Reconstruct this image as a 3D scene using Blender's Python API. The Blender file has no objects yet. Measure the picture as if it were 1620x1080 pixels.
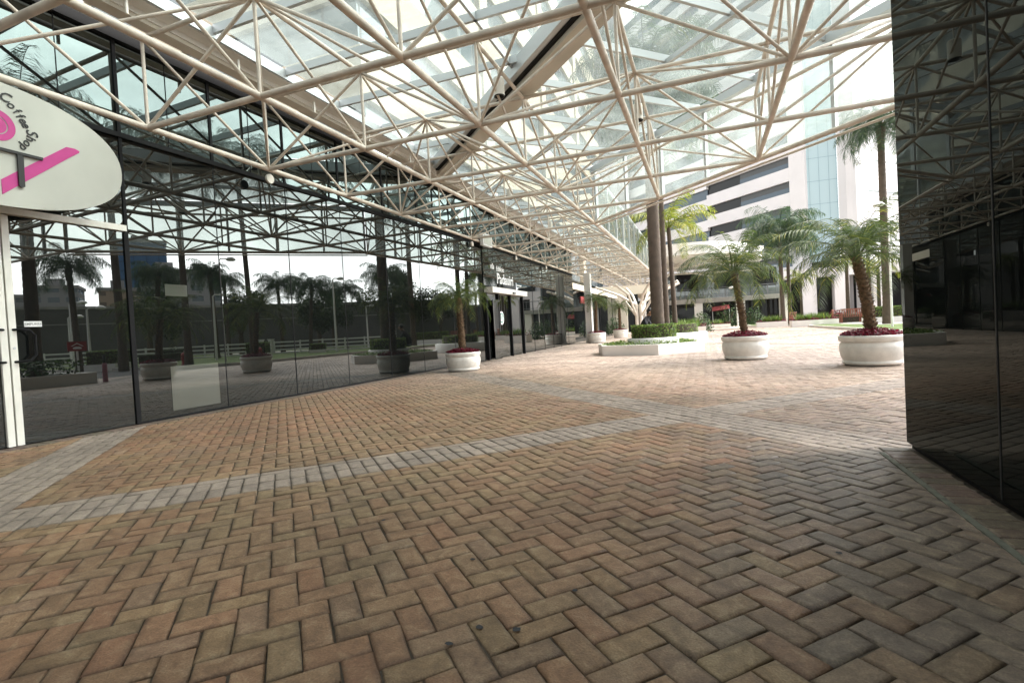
import bpy, bmesh, math, random
import numpy as np
from mathutils import Vector, Matrix
random.seed(7); NP = np.random.RandomState(5)
S = bpy.context.scene; COL = S.collection
PI = math.pi; R = math.radians

# ------------------------------------------------------------------ materials
def mat(name, col=(.5,.5,.5), rough=.6, metal=0., spec=.5, var=0., vscale=6., bump=0., bscale=60., transl=None):
    m = bpy.data.materials.new(name); m.use_nodes = True
    nt = m.node_tree; N = nt.nodes; L = nt.links; b = N['Principled BSDF']
    b.inputs['Base Color'].default_value = (*col, 1); b.inputs['Roughness'].default_value = rough
    b.inputs['Metallic'].default_value = metal; b.inputs['Specular IOR Level'].default_value = spec
    if var or bump:
        tc = N.new('ShaderNodeTexCoord')
    if var:
        n = N.new('ShaderNodeTexNoise'); n.inputs['Scale'].default_value = vscale; n.inputs['Detail'].default_value = 6
        L.new(tc.outputs['Object'], n.inputs['Vector'])
        r = N.new('ShaderNodeMapRange'); r.inputs['From Min'].default_value = .3; r.inputs['From Max'].default_value = .7
        r.inputs['To Min'].default_value = 1-var; r.inputs['To Max'].default_value = 1+var
        L.new(n.outputs['Fac'], r.inputs['Value'])
        mx = N.new('ShaderNodeVectorMath'); mx.operation = 'SCALE'; mx.inputs[0].default_value = col
        L.new(r.outputs[0], mx.inputs['Scale']); L.new(mx.outputs[0], b.inputs['Base Color'])
    if bump:
        n2 = N.new('ShaderNodeTexNoise'); n2.inputs['Scale'].default_value = bscale; n2.inputs['Detail'].default_value = 5
        L.new(tc.outputs['Object'], n2.inputs['Vector'])
        bp = N.new('ShaderNodeBump'); bp.inputs['Strength'].default_value = bump; bp.inputs['Distance'].default_value = .02
        L.new(n2.outputs['Fac'], bp.inputs['Height']); L.new(bp.outputs[0], b.inputs['Normal'])
    if transl:
        t = N.new('ShaderNodeBsdfTranslucent'); t.inputs['Color'].default_value = (*transl, 1)
        ad = N.new('ShaderNodeMixShader'); ad.inputs['Fac'].default_value = .4
        out = N['Material Output']; L.new(b.outputs[0], ad.inputs[1]); L.new(t.outputs[0], ad.inputs[2]); L.new(ad.outputs[0], out.inputs['Surface'])
        if var: L.new(mx.outputs[0], t.inputs['Color'])
    return m

def leafmat(name, col, var=.5, yellow=(.3,.26,.03), ymix=.15):
    """leaf colour varied leaf by leaf (random per island), partly translucent"""
    m = bpy.data.materials.new(name); m.use_nodes = True
    nt = m.node_tree; N = nt.nodes; L = nt.links; b = N['Principled BSDF']
    g = N.new('ShaderNodeNewGeometry')
    cr = N.new('ShaderNodeValToRGB'); e = cr.color_ramp.elements
    e[0].position = 0; e[0].color = (*[c*(1-var) for c in col], 1); e[1].position = 1; e[1].color = (*yellow, 1)
    k = e.new(1-ymix); k.color = (*[c*(1+var*.7) for c in col], 1)
    L.new(g.outputs['Random Per Island'], cr.inputs['Fac'])
    L.new(cr.outputs[0], b.inputs['Base Color']); b.inputs['Roughness'].default_value = .55
    t = N.new('ShaderNodeBsdfTranslucent'); ad = N.new('ShaderNodeMixShader'); ad.inputs['Fac'].default_value = .38
    L.new(cr.outputs[0], t.inputs['Color'])
    L.new(b.outputs[0], ad.inputs[1]); L.new(t.outputs[0], ad.inputs[2]); L.new(ad.outputs[0], N['Material Output'].inputs['Surface'])
    return m

def darkglass(name, refl=.30, tint=(.92,.97,.95), body=(.006,.007,.007), wave=.0, top=1.):
    """solar control glass: dark body under a partly mirroring coat"""
    m = bpy.data.materials.new(name); m.use_nodes = True
    nt = m.node_tree; N = nt.nodes; L = nt.links; N.remove(N['Principled BSDF'])
    d = N.new('ShaderNodeBsdfDiffuse'); d.inputs['Color'].default_value = (*body, 1)
    gl = N.new('ShaderNodeBsdfGlossy'); gl.inputs['Roughness'].default_value = .0; gl.inputs['Color'].default_value = (*tint, 1)
    fr = N.new('ShaderNodeFresnel'); fr.inputs['IOR'].default_value = 1.5
    r = N.new('ShaderNodeMapRange'); r.inputs['From Min'].default_value = .04; r.inputs['From Max'].default_value = 1
    r.inputs['To Min'].default_value = refl; r.inputs['To Max'].default_value = top
    mx = N.new('ShaderNodeMixShader')
    L.new(fr.outputs[0], r.inputs['Value']); L.new(r.outputs[0], mx.inputs['Fac'])
    L.new(d.outputs[0], mx.inputs[1]); L.new(gl.outputs[0], mx.inputs[2]); L.new(mx.outputs[0], N['Material Output'].inputs['Surface'])
    if wave:
        tc = N.new('ShaderNodeTexCoord'); n = N.new('ShaderNodeTexNoise'); n.inputs['Scale'].default_value = .8; n.inputs['Detail'].default_value = 1
        bp = N.new('ShaderNodeBump'); bp.inputs['Strength'].default_value = wave; bp.inputs['Distance'].default_value = .02
        L.new(tc.outputs['Object'], n.inputs['Vector']); L.new(n.outputs['Fac'], bp.inputs['Height'])
        for s in (gl, fr): L.new(bp.outputs[0], s.inputs['Normal'])
    return m

def clearglass(name, tint=(.93,.96,.95), veil=.10, gloss=.05, dirt=.0, veilcol=(.75,.8,.78)):
    m = bpy.data.materials.new(name); m.use_nodes = True
    nt = m.node_tree; N = nt.nodes; L = nt.links; N.remove(N['Principled BSDF'])
    t = N.new('ShaderNodeBsdfTransparent'); t.inputs['Color'].default_value = (*tint, 1)
    d = N.new('ShaderNodeBsdfTranslucent'); d.inputs['Color'].default_value = (*veilcol, 1)
    gl = N.new('ShaderNodeBsdfGlossy'); gl.inputs['Roughness'].default_value = .02
    m1 = N.new('ShaderNodeMixShader'); m1.inputs['Fac'].default_value = veil
    m2 = N.new('ShaderNodeMixShader'); m2.inputs['Fac'].default_value = gloss
    L.new(t.outputs[0], m1.inputs[1]); L.new(d.outputs[0], m1.inputs[2])
    L.new(m1.outputs[0], m2.inputs[1]); L.new(gl.outputs[0], m2.inputs[2]); L.new(m2.outputs[0], N['Material Output'].inputs['Surface'])
    if dirt:
        tc = N.new('ShaderNodeTexCoord'); n = N.new('ShaderNodeTexNoise'); n.inputs['Scale'].default_value = .9; n.inputs['Detail'].default_value = 6
        r = N.new('ShaderNodeMapRange'); r.inputs['From Min'].default_value = .35; r.inputs['From Max'].default_value = .75
        r.inputs['To Min'].default_value = veil*.6; r.inputs['To Max'].default_value = veil+dirt
        L.new(tc.outputs['Object'], n.inputs['Vector']); L.new(n.outputs['Fac'], r.inputs['Value']); L.new(r.outputs[0], m1.inputs['Fac'])
    return m

def gridmat(name, col, line, sx, sy, refl=.25, mortar=.03):
    """glazing with thin joints (a pane pattern kept in the material)"""
    m = darkglass(name, refl, body=col); nt = m.node_tree; N = nt.nodes; L = nt.links
    d = [n for n in N if n.type == 'BSDF_DIFFUSE'][0]; mx = [n for n in N if n.type == 'MIX_SHADER'][0]
    tc = N.new('ShaderNodeTexCoord'); sp = N.new('ShaderNodeSeparateXYZ'); L.new(tc.outputs['Object'], sp.inputs[0])
    ad = N.new('ShaderNodeMath'); ad.operation = 'ADD'; L.new(sp.outputs[0], ad.inputs[0]); L.new(sp.outputs[1], ad.inputs[1])
    outs = []
    for src, s in ((ad.outputs[0], sx), (sp.outputs[2], sy)):
        a = N.new('ShaderNodeMath'); a.operation = 'DIVIDE'; L.new(src, a.inputs[0]); a.inputs[1].default_value = s
        f = N.new('ShaderNodeMath'); f.operation = 'FRACT'; L.new(a.outputs[0], f.inputs[0])
        c = N.new('ShaderNodeMath'); c.operation = 'LESS_THAN'; L.new(f.outputs[0], c.inputs[0]); c.inputs[1].default_value = mortar/s*2
        outs.append(c)
    mm = N.new('ShaderNodeMath'); mm.operation = 'MAXIMUM'; L.new(outs[0].outputs[0], mm.inputs[0]); L.new(outs[1].outputs[0], mm.inputs[1])
    dl = N.new('ShaderNodeBsdfDiffuse'); dl.inputs['Color'].default_value = (*line, 1)
    m3 = N.new('ShaderNodeMixShader'); L.new(mm.outputs[0], m3.inputs['Fac']); L.new(mx.outputs[0], m3.inputs[1]); L.new(dl.outputs[0], m3.inputs[2])
    L.new(m3.outputs[0], N['Material Output'].inputs['Surface'])
    return m

M = dict(
    greyrail=mat('grey_railing_paint', (.10,.105,.11), .5),
    steel=mat('cream_painted_steel', (.66,.58,.50), .5, var=.2, vscale=5),
    steel_w=mat('white_painted_steel', (.74,.69,.62), .45, var=.06),
    beam=mat('cream_gutter_paint', (.62,.57,.49), .5, var=.08, vscale=2),
    alu=mat('grey_aluminium', (.52,.54,.55), .35, metal=.3),
    black=mat('black_aluminium', (.008,.008,.009), .6, spec=.15),
    gasket=mat('black_gasket', (.01,.01,.01), .6),
    stile=mat('white_door_paint', (.78,.76,.70), .35, var=.05),
    glass=darkglass('mirror_tinted_glass', .10, wave=.02),
    glass_b=darkglass('mirror_tinted_glass_upper', .15, tint=(.86,1,.97), wave=.02),
    glass_r=darkglass('dark_bronze_glass', .016, tint=(.94,1,.95), wave=.015, top=.34),
    dark=mat('dark_interior', (.012,.012,.012), .7),
    roof=clearglass('roof_glass', (.70,.74,.725), .07, .05, .12),
    fascia=clearglass('fascia_glass', (.88,.92,.90), .13, .06, .08),
    white=mat('white_wall_paint', (.78,.76,.73), .6, var=.05, vscale=.8),
    whitepot=mat('white_glazed_concrete', (.76,.74,.69), .4, var=.11, vscale=7, bump=.15, bscale=25),
    tcream=mat('tower_cream_panel', (.44,.38,.29), .75, var=.05, vscale=.3), cream=mat('cream_render', (.74,.68,.56), .7, var=.06, vscale=.4),
    conc=mat('concrete', (.36,.35,.33), .85, var=.15, vscale=1.2, bump=.3, bscale=12),
    wallc=mat('dark_concrete', (.13,.127,.122), .9, var=.18, vscale=.5),
    kerb=mat('kerb_concrete', (.5,.48,.45), .85, var=.12, vscale=3),
    asphalt=mat('asphalt', (.075,.075,.078), .9, var=.12, vscale=2, bump=.4, bscale=120),
    grass=mat('lawn_grass', (.10,.15,.035), .9, var=.35, vscale=9, bump=.8, bscale=90),
    soil=mat('soil', (.05,.035,.025), .95, var=.2, bump=.5),
    mortar=mat('sand_joint', (.07,.056,.043), .95, var=.3, vscale=12),
    far=mat('far_paving', (.52,.43,.36), .85, var=.15, vscale=1.5),
    trunk=mat('palm_bark', (.09,.065,.045), .9, var=.35, vscale=9, bump=.6, bscale=30),
    trunkg=mat('grey_palm_bark', (.085,.064,.048), .9, var=.25, vscale=5, bump=.5, bscale=22),
    boots=mat('leaf_base_bark', (.12,.075,.04), .9, var=.5, vscale=22, bump=.9, bscale=60),
    leafP=leafmat('date_palm_leaf', (.075,.115,.03), .45, (.34,.33,.06), .14),
    leafQ=leafmat('queen_palm_leaf', (.05,.095,.045), .45, (.17,.2,.05), .12),
    leafY=leafmat('bright_palm_leaf', (.20,.25,.035), .4, (.48,.42,.05), .3),
    leafT=leafmat('tree_leaf', (.035,.06,.018), .5, (.12,.13,.03), .1),
    hedge=leafmat('hedge_leaf', (.12,.20,.04), .5, (.36,.42,.09), .22),
    hedged=leafmat('dark_shrub_leaf', (.035,.07,.02), .5, (.09,.15,.04), .15),
    red=leafmat('red_bedding_leaf', (.15,.009,.026), .6, (.30,.022,.055), .2),
    redp=mat('red_paint', (.27,.02,.02), .5, var=.1), wood=mat('red_brown_wood', (.22,.075,.045), .6, var=.2),
    pink=mat('pink_vinyl', (.52,.035,.24), .45, var=.06, vscale=8), blackv=mat('black_vinyl', (.015,.015,.015), .5),
    signw=mat('white_sign_board', (.52,.52,.47), .5, var=.05, vscale=2.5), lamp_glass=mat('lamp_glass', (.75,.75,.72), .3),
    letter=mat('white_lettering', (.8,.8,.8), .5), green=mat('green_vinyl', (.03,.25,.17), .5), greyink=mat('grey_ink', (.2,.2,.2), .6),
    fence=mat('white_fence_paint', (.8,.8,.78), .5), canvas=mat('red_canvas', (.22,.03,.035), .8),
    jacket=mat('dark_jacket', (.018,.018,.022), .85), jeans=mat('pale_trousers', (.17,.18,.21), .85), skin=mat('skin', (.36,.2,.13), .55), hair=mat('black_hair', (.01,.008,.007), .6), shoe=mat('black_shoe', (.02,.02,.02), .5),
    win_blue=gridmat('sky_window', (.03,.055,.085), (.02,.025,.03), 1.6, 40, .06, .04), whitew=mat('white_facade_panel', (.60,.59,.60), .6, var=.05, vscale=.3), win_grey=gridmat('grey_window', (.055,.057,.06), (.03,.03,.03), 1.6, 40, .03, .04), win_dark=darkglass('dark_window', .02, body=(.018,.018,.02)),
    curtain=gridmat('blue_curtain_glass', (.27,.38,.42), (.14,.22,.25), 1.35, 3.4, .10, .03),
    win_grid=gridmat('tower_window', (.12,.14,.15), (.2,.2,.2), 1.6, 50, .12, .05),
    city_blue=gridmat('city_blue_glass', (.05,.14,.30), (.05,.1,.2), 4, 3.5, .05, .25),
    city_grey=gridmat('city_grey_glass', (.10,.13,.15), (.34,.34,.34), 4.5, 3.2, .12, .8), city_beige=gridmat('city_beige_wall', (.16,.12,.09), (.42,.33,.25), 3.6, 3.2, .05, 1.0),
    towerc=mat('grey_tower_concrete', (.42,.41,.42), .8, var=.06, vscale=.2), patch=mat('dark_rubber_stain', (.03,.03,.035), .8),
    moss=mat('mossy_mortar', (.155,.155,.125), .95, var=.3, vscale=14, bump=.5, bscale=60), bluep=mat('purple_paint', (.08,.06,.25), .6),
    poster=darkglass('poster_behind_glass', .12, body=(.085,.088,.075)))

# ------------------------------------------------------------------ mesh helpers
class MB:
    def __init__(s): s.v = []; s.f = []; s.sm = []
    def add(s, vs, fs, smooth=False):
        o = len(s.v); s.v += [tuple(map(float, p)) for p in vs]; s.f += [tuple(i+o for i in f) for f in fs]; s.sm += [smooth]*len(fs); return s
    def box(s, a, b):
        (x0,y0,z0),(x1,y1,z1) = a, b
        return s.add([(x0,y0,z0),(x1,y0,z0),(x1,y1,z0),(x0,y1,z0),(x0,y0,z1),(x1,y0,z1),(x1,y1,z1),(x0,y1,z1)],
            [(0,3,2,1),(4,5,6,7),(0,1,5,4),(1,2,6,5),(2,3,7,6),(3,0,4,7)])
    def tube(s, p, q, r, n=8, r2=None, caps=True):
        p, q = Vector(p), Vector(q); d = (q-p)
        if d.length < 1e-6: return s
        d.normalize(); a = d.orthogonal().normalized(); b = d.cross(a); r2 = r if r2 is None else r2
        vs = [p+(a*math.cos(t)+b*math.sin(t))*r for t in [2*PI*i/n for i in range(n)]] + [q+(a*math.cos(t)+b*math.sin(t))*r2 for t in [2*PI*i/n for i in range(n)]]
        s.add(vs, [(i,(i+1)%n,n+(i+1)%n,n+i) for i in range(n)], True)
        if caps: s.add(vs[:n], [tuple(range(n-1,-1,-1))]); s.add(vs[n:], [tuple(range(n))])
        return s
    def path(s, pts, r, n=8, radii=None):
        pts = [Vector(p) for p in pts]; k = len(pts); radii = radii or [r]*k; vs = []; a = None
        for i, p in enumerate(pts):
            d = (pts[min(i+1,k-1)]-pts[max(i-1,0)]).normalized()
            a = d.orthogonal().normalized() if a is None else (a-d*a.dot(d)).normalized()
            b = d.cross(a)
            vs += [p+(a*math.cos(2*PI*j/n)+b*math.sin(2*PI*j/n))*radii[i] for j in range(n)]
        s.add(vs, [(i*n+j, i*n+(j+1)%n, (i+1)*n+(j+1)%n, (i+1)*n+j) for i in range(k-1) for j in range(n)], True)
        s.add(vs[:n], [tuple(range(n-1,-1,-1))]); s.add(vs[-n:], [tuple(range(n))]); return s
    def lathe(s, prof, c=(0,0,0), n=40, smooth=True):
        vs = [(c[0]+r*math.cos(2*PI*j/n), c[1]+r*math.sin(2*PI*j/n), c[2]+z) for r, z in prof for j in range(n)]
        s.add(vs, [(i*n+j, i*n+(j+1)%n, (i+1)*n+(j+1)%n, (i+1)*n+j) for i in range(len(prof)-1) for j in range(n)], smooth); return s
    def prism(s, poly, z0, z1):
        n = len(poly)
        if sum(poly[i][0]*poly[(i+1)%n][1]-poly[(i+1)%n][0]*poly[i][1] for i in range(n)) < 0: poly = poly[::-1]
        vs = [(x,y,z0) for x,y in poly]+[(x,y,z1) for x,y in poly]
        s.add(vs, [tuple(range(n-1,-1,-1)), tuple(range(n,2*n))]+[(i,(i+1)%n,n+(i+1)%n,n+i) for i in range(n)]); return s
    def wallprism(s, poly_yz, x0, x1):
        """outline in the y-z plane given a thickness along x"""
        n = len(poly_yz); vs = [(x0,y,z) for y,z in poly_yz]+[(x1,y,z) for y,z in poly_yz]
        s.add(vs, [tuple(range(n-1,-1,-1)), tuple(range(n,2*n))]+[(i,(i+1)%n,n+(i+1)%n,n+i) for i in range(n)]); return s
    def mesh(s, name, m):
        me = bpy.data.meshes.new(name); me.from_pydata(s.v, [], s.f); me.materials.append(m)
        me.polygons.foreach_set('use_smooth', s.sm); me.update(); return me

def put(o, label=None, cat=None, group=None, kind=None):
    if label: o['label'] = label
    if cat: o['category'] = cat
    if group: o['group'] = group
    if kind: o['kind'] = kind
    return o
def mk(name, mb, m, parent=None, loc=(0,0,0), rz=0):
    me = mb.mesh(name, m) if isinstance(mb, MB) else mb
    o = bpy.data.objects.new(name, me); COL.objects.link(o); o.location = loc; o.rotation_euler = (0,0,rz)
    if parent: o.parent = parent
    return o
def empty(name, loc=(0,0,0), rz=0, label=None, cat=None, group=None):
    o = bpy.data.objects.new(name, None); COL.objects.link(o); o.location = loc; o.rotation_euler = (0,0,rz); o.empty_display_size = .2
    return put(o, label, cat, group)
def copy_tree(o, loc=None, rz=None, label=None, parent=None, group=None):
    c = o.copy(); COL.objects.link(c)
    if parent: c.parent = parent
    if loc is not None: c.location = loc
    if rz is not None: c.rotation_euler = (0,0,rz)
    if label: c['label'] = label
    if group: c['group'] = group
    for ch in [x for x in bpy.data.objects if x.parent is o]: copy_tree(ch, parent=c)
    return c
def struct(name, mb, m): return put(mk(name, mb, m), kind='structure')
def text(body, size, m, name, parent, mw, extrude=.004, shear=0., spacing=1., align='CENTER'):
    cu = bpy.data.curves.new('lettering', 'FONT'); cu.body = body; cu.size = size; cu.extrude = extrude; cu.shear = shear
    cu.space_character = spacing; cu.align_x = align; cu.offset = size*.012; cu.resolution_u = 3
    t = bpy.data.objects.new('lettering', cu); COL.objects.link(t); bpy.context.view_layer.update()
    me = bpy.data.meshes.new_from_object(t.evaluated_get(bpy.context.evaluated_depsgraph_get()))
    bpy.data.objects.remove(t); me.transform(mw); me.materials.clear(); me.materials.append(m)
    return mk(name, me, m, parent) if name else me
def join_meshes(name, mes, m, parent):
    mb = MB()
    for me in mes: mb.add([v.co for v in me.vertices], [tuple(p.vertices) for p in me.polygons])
    return mk(name, mb, m, parent)
def facing_x(y, z, x):   # text plane facing +X, reading along +Y
    return Matrix(((0,0,1,x),(1,0,0,y),(0,1,0,z),(0,0,0,1)))
def clip(poly, a, b, c):
    """part of the polygon where a*x+b*y<=c"""
    out = []
    for i in range(len(poly)):
        p, q = poly[i], poly[(i+1)%len(poly)]; dp = a*p[0]+b*p[1]-c; dq = a*q[0]+b*q[1]-c
        if dp <= 0: out.append(p)
        if dp*dq < 0: t = dp/(dp-dq); out.append((p[0]+(q[0]-p[0])*t, p[1]+(q[1]-p[1])*t))
    return out
def area(p): return abs(sum(p[i][0]*p[(i+1)%len(p)][1]-p[(i+1)%len(p)][0]*p[i][1] for i in range(len(p))))/2 if len(p) > 2 else 0

# ------------------------------------------------------------------ ground and paving
struct('ground', MB().add([(-900,-900,-.05),(900,-900,-.05),(900,900,-.05),(-900,900,-.05)], [(0,1,2,3)]), M['conc'])
struct('paving_bed', MB().add([(-9,-6,-.010),(9,-6,-.010),(9,48,-.010),(-9,48,-.010)], [(0,1,2,3)]), M['mortar'])
struct('far_plaza', MB().add([(-60,48,-.02),(60,48,-.02),(60,200,-.02),(-60,200,-.02)], [(0,1,2,3)]), M['far'])
struct('road', MB().add([(7.2,10.6,-.006),(90,8,-.006),(90,14.6,-.006),(7.2,15.2,-.006)], [(0,1,2,3)]), M['asphalt'])

def paving():
    c = .1; r2 = math.sqrt(.5)
    pal = np.array([(.33,.195,.12),(.335,.205,.13),(.32,.215,.135),(.30,.225,.13),(.275,.215,.13),(.31,.20,.13),(.33,.19,.12),(.285,.21,.155)])
    rect = []; colr = []; kinds = []
    def inband(i, j):
        u, v = i*c, j*c
        A = 3.745 <= v < 4.245 or -.35 <= v-14.85 < .05 or 24.5 <= v < 24.9
        B = 3.445 <= u < 4.045 or -2.055 <= u < -1.555 or 14.6 <= u < 15.2 or 25.7 <= u < 26.3
        return 2 if B else (1 if A else 0)
    U0, U1, V0, V1 = -90, 400, -110, 400
    def inside(x, y):
        return (-6.70+.026*(y-3) if y < 14.8 else -6.9) < x < ((1.15 if y < 4.2 else 8.6) if y < 10.8 else 7.2) and -2.6 < y < 47.8
    seen = set()
    for i in range(U0, U1):
        for j in range(V0, V1):
            u, v = (i+.5)*c, (j+.5)*c; x, y = (u-v)*r2, (u+v)*r2
            if not inside(x, y): continue
            b = inband(i+.5, j+.5)
            if b: continue
            k = (i-j) % 4
            if k == 0: o = (i+1, j)
            elif k == 1: o = (i-1, j)
            elif k == 3: o = (i, j+1)
            else: o = (i, j-1)
            half = inband(o[0]+.5, o[1]+.5) != 0
            if half: rect.append((i, j, i+1, j+1)); kinds.append(0)
            elif k in (0, 3): rect.append((i, j, o[0]+1, o[1]+1)); kinds.append(0)
    # light grey bands: soldier rows along u, stretcher rows along v
    for (v0, rows) in ((37,2),(145,2),(245,2)):
        for rrow in range(rows):
            for i in range(U0, U1):
                v = v0+rrow*2
                x, y = ((i+.5)-(v+1))*c*r2, ((i+.5)+(v+1))*c*r2
                if inside(x, y) and inband(i+.5, v+1) == 1: rect.append((i, v, i+1, v+2)); kinds.append(1)
    for ii in range(U0//2, U1//2):
        x, y = ((ii*2+1)-41.5)*c*r2, ((ii*2+1)+41.5)*c*r2
        if inside(x, y) and inband(ii*2+.5, 41.5) == 1 and inband(ii*2+1.5, 41.5) == 1: rect.append((ii*2, 41, ii*2+2, 42)); kinds.append(1)
    for (u0, rows) in ((34,6),(-21,5),(146,6),(257,6)):
        for rrow in range(rows):
            for jj in range(V0//2, V1//2):
                j = jj*2+(rrow % 2); u = u0+rrow
                x, y = ((u+.5)-(j+1))*c*r2, ((u+.5)+(j+1))*c*r2
                if inside(x, y): rect.append((u, j, u+1, j+2)); kinds.append(1)
    rect = np.array(rect, float)*c; kinds = np.array(kinds); n = len(rect)
    cu = (rect[:,0]+rect[:,2])/2; cv = (rect[:,1]+rect[:,3])/2; cx = (cu-cv)*r2; cy = (cu+cv)*r2
    # brick colours: fired blend, with greener and greyer drifts across the plaza
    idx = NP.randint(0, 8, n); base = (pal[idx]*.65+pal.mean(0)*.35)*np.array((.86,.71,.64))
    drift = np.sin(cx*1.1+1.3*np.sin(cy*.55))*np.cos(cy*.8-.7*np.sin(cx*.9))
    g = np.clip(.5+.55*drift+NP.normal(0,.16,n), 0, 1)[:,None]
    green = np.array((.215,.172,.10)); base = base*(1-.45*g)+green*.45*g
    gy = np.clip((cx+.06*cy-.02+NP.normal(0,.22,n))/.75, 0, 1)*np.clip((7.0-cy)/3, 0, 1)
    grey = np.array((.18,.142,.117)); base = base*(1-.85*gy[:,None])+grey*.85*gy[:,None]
    far = np.clip((cy+.35*cx-4.5)/9, 0, .8)[:,None]; base = base*(1-far)+np.array((.50,.40,.34))*far  # bricks paled with distance: sheen of the bright sky put into the colour
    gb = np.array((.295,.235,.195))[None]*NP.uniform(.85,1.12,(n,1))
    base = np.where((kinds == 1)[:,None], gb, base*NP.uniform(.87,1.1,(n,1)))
    gap, bv = .0022, .006
    def ring(inset, z):
        q = np.stack([np.stack([rect[:,0]+inset, rect[:,1]+inset],1), np.stack([rect[:,2]-inset, rect[:,1]+inset],1),
                      np.stack([rect[:,2]-inset, rect[:,3]-inset],1), np.stack([rect[:,0]+inset, rect[:,3]-inset],1)],1)
        q = q+NP.normal(0,.0017,q.shape)
        x = (q[...,0]-q[...,1])*r2; y = (q[...,0]+q[...,1])*r2
        return np.stack([x, y, np.broadcast_to(z, x.shape)], -1)
    zt = NP.normal(-.001,.0012,(n,1))+NP.normal(0,.0011,(n,4))
    top = ring(gap+bv+.016, zt+.0004); mid = ring(gap+bv, zt); low = ring(gap, zt-.0055); bot = ring(gap, zt*0-.03)
    V = np.concatenate([top, mid, low, bot], 1).reshape(-1, 3)
    o = np.arange(n)[:,None,None]*16; f = [(0,1,2,3)]
    for k in range(4):
        m = (k+1) % 4; f += [(4+k,4+m,m,k), (8+k,8+m,4+m,4+k), (12+k,12+m,8+m,8+k)]
    F = (np.array(f)[None]+o).reshape(-1, 4)
    me = bpy.data.meshes.new('brick_paving'); me.vertices.add(len(V)); me.vertices.foreach_set('co', V.ravel())
    me.loops.add(F.size); me.loops.foreach_set('vertex_index', F.ravel().astype(np.int32))
    me.polygons.add(len(F)); me.polygons.foreach_set('loop_start', np.arange(0, F.size, 4, dtype=np.int32)); me.polygons.foreach_set('loop_total', np.full(len(F), 4, dtype=np.int32))
    me.update(); me.validate()
    at = me.color_attributes.new('brick', 'FLOAT_COLOR', 'POINT')
    edge = np.array([1]*4+[.76]*4+[.42]*4+[0]*4)[None].repeat(n, 0)*1.; edge[:,:4] += NP.normal(0,.05,(n,4)); edge[:,4:8] += NP.normal(0,.16,(n,4))
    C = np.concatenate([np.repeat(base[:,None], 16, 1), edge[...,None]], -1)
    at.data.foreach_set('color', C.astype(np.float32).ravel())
    m = bpy.data.materials.new('paver_bricks'); m.use_nodes = True; N = m.node_tree.nodes; L = m.node_tree.links; b = N['Principled BSDF']
    a = N.new('ShaderNodeAttribute'); a.attribute_name = 'brick'; tc = N.new('ShaderNodeTexCoord')
    n1 = N.new('ShaderNodeTexNoise'); n1.inputs['Scale'].default_value = 14; n1.inputs['Detail'].default_value = 8; n1.inputs['Roughness'].default_value = .7
    n2 = N.new('ShaderNodeTexNoise'); n2.inputs['Scale'].default_value = 160; n2.inputs['Detail'].default_value = 4
    n3 = N.new('ShaderNodeTexNoise'); n3.inputs['Scale'].default_value = 1.3; n3.inputs['Detail'].default_value = 5
    for q in (n1, n2, n3): L.new(tc.outputs['Object'], q.inputs['Vector'])
    n1.inputs['Distortion'].default_value = .6
    def mr(src, lo, hi, a0=.3, a1=.7):
        r = N.new('ShaderNodeMapRange'); r.inputs['From Min'].default_value = a0; r.inputs['From Max'].default_value = a1
        r.inputs['To Min'].default_value = lo; r.inputs['To Max'].default_value = hi; L.new(src, r.inputs['Value']); return r.outputs[0]
    mu = N.new('ShaderNodeMath'); mu.operation = 'MULTIPLY'; L.new(mr(n1.outputs['Fac'], .62, 1.3), mu.inputs[0]); L.new(mr(n2.outputs['Fac'], .78, 1.22), mu.inputs[1])
    mu2 = N.new('ShaderNodeMath'); mu2.operation = 'MULTIPLY'; L.new(mu.outputs[0], mu2.inputs[0]); L.new(mr(n3.outputs['Fac'], .76, 1.18), mu2.inputs[1])
    mu3 = N.new('ShaderNodeMath'); mu3.operation = 'MULTIPLY'; L.new(mu2.outputs[0], mu3.inputs[0]); L.new(mr(a.outputs['Alpha'], .40, 1, .15, 1.), mu3.inputs[1])
    # greenish mineral bloom in the middle of some bricks
    mxx = N.new('ShaderNodeMix'); mxx.data_type = 'RGBA'; mxx.inputs['B'].default_value = (.29,.245,.16,1)
    L.new(mr(n1.outputs['Fac'], 0, .45, .5, .72), mxx.inputs['Factor']); L.new(a.outputs['Color'], mxx.inputs['A'])
    sc = N.new('ShaderNodeVectorMath'); sc.operation = 'SCALE'; L.new(mxx.outputs['Result'], sc.inputs[0]); L.new(mu3.outputs[0], sc.inputs['Scale'])
    L.new(sc.outputs[0], b.inputs['Base Color']); b.inputs['Roughness'].default_value = .6; b.inputs['Specular IOR Level'].default_value = .42
    bp = N.new('ShaderNodeBump'); bp.inputs['Strength'].default_value = .45; bp.inputs['Distance'].default_value = .006
    ad = N.new('ShaderNodeMath'); L.new(n1.outputs['Fac'], ad.inputs[0]); L.new(n2.outputs['Fac'], ad.inputs[1]); L.new(ad.outputs[0], bp.inputs['Height'])
    L.new(bp.outputs[0], b.inputs['Normal']); me.materials.append(m); M['paver'] = m
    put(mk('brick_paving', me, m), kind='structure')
paving()

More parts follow.
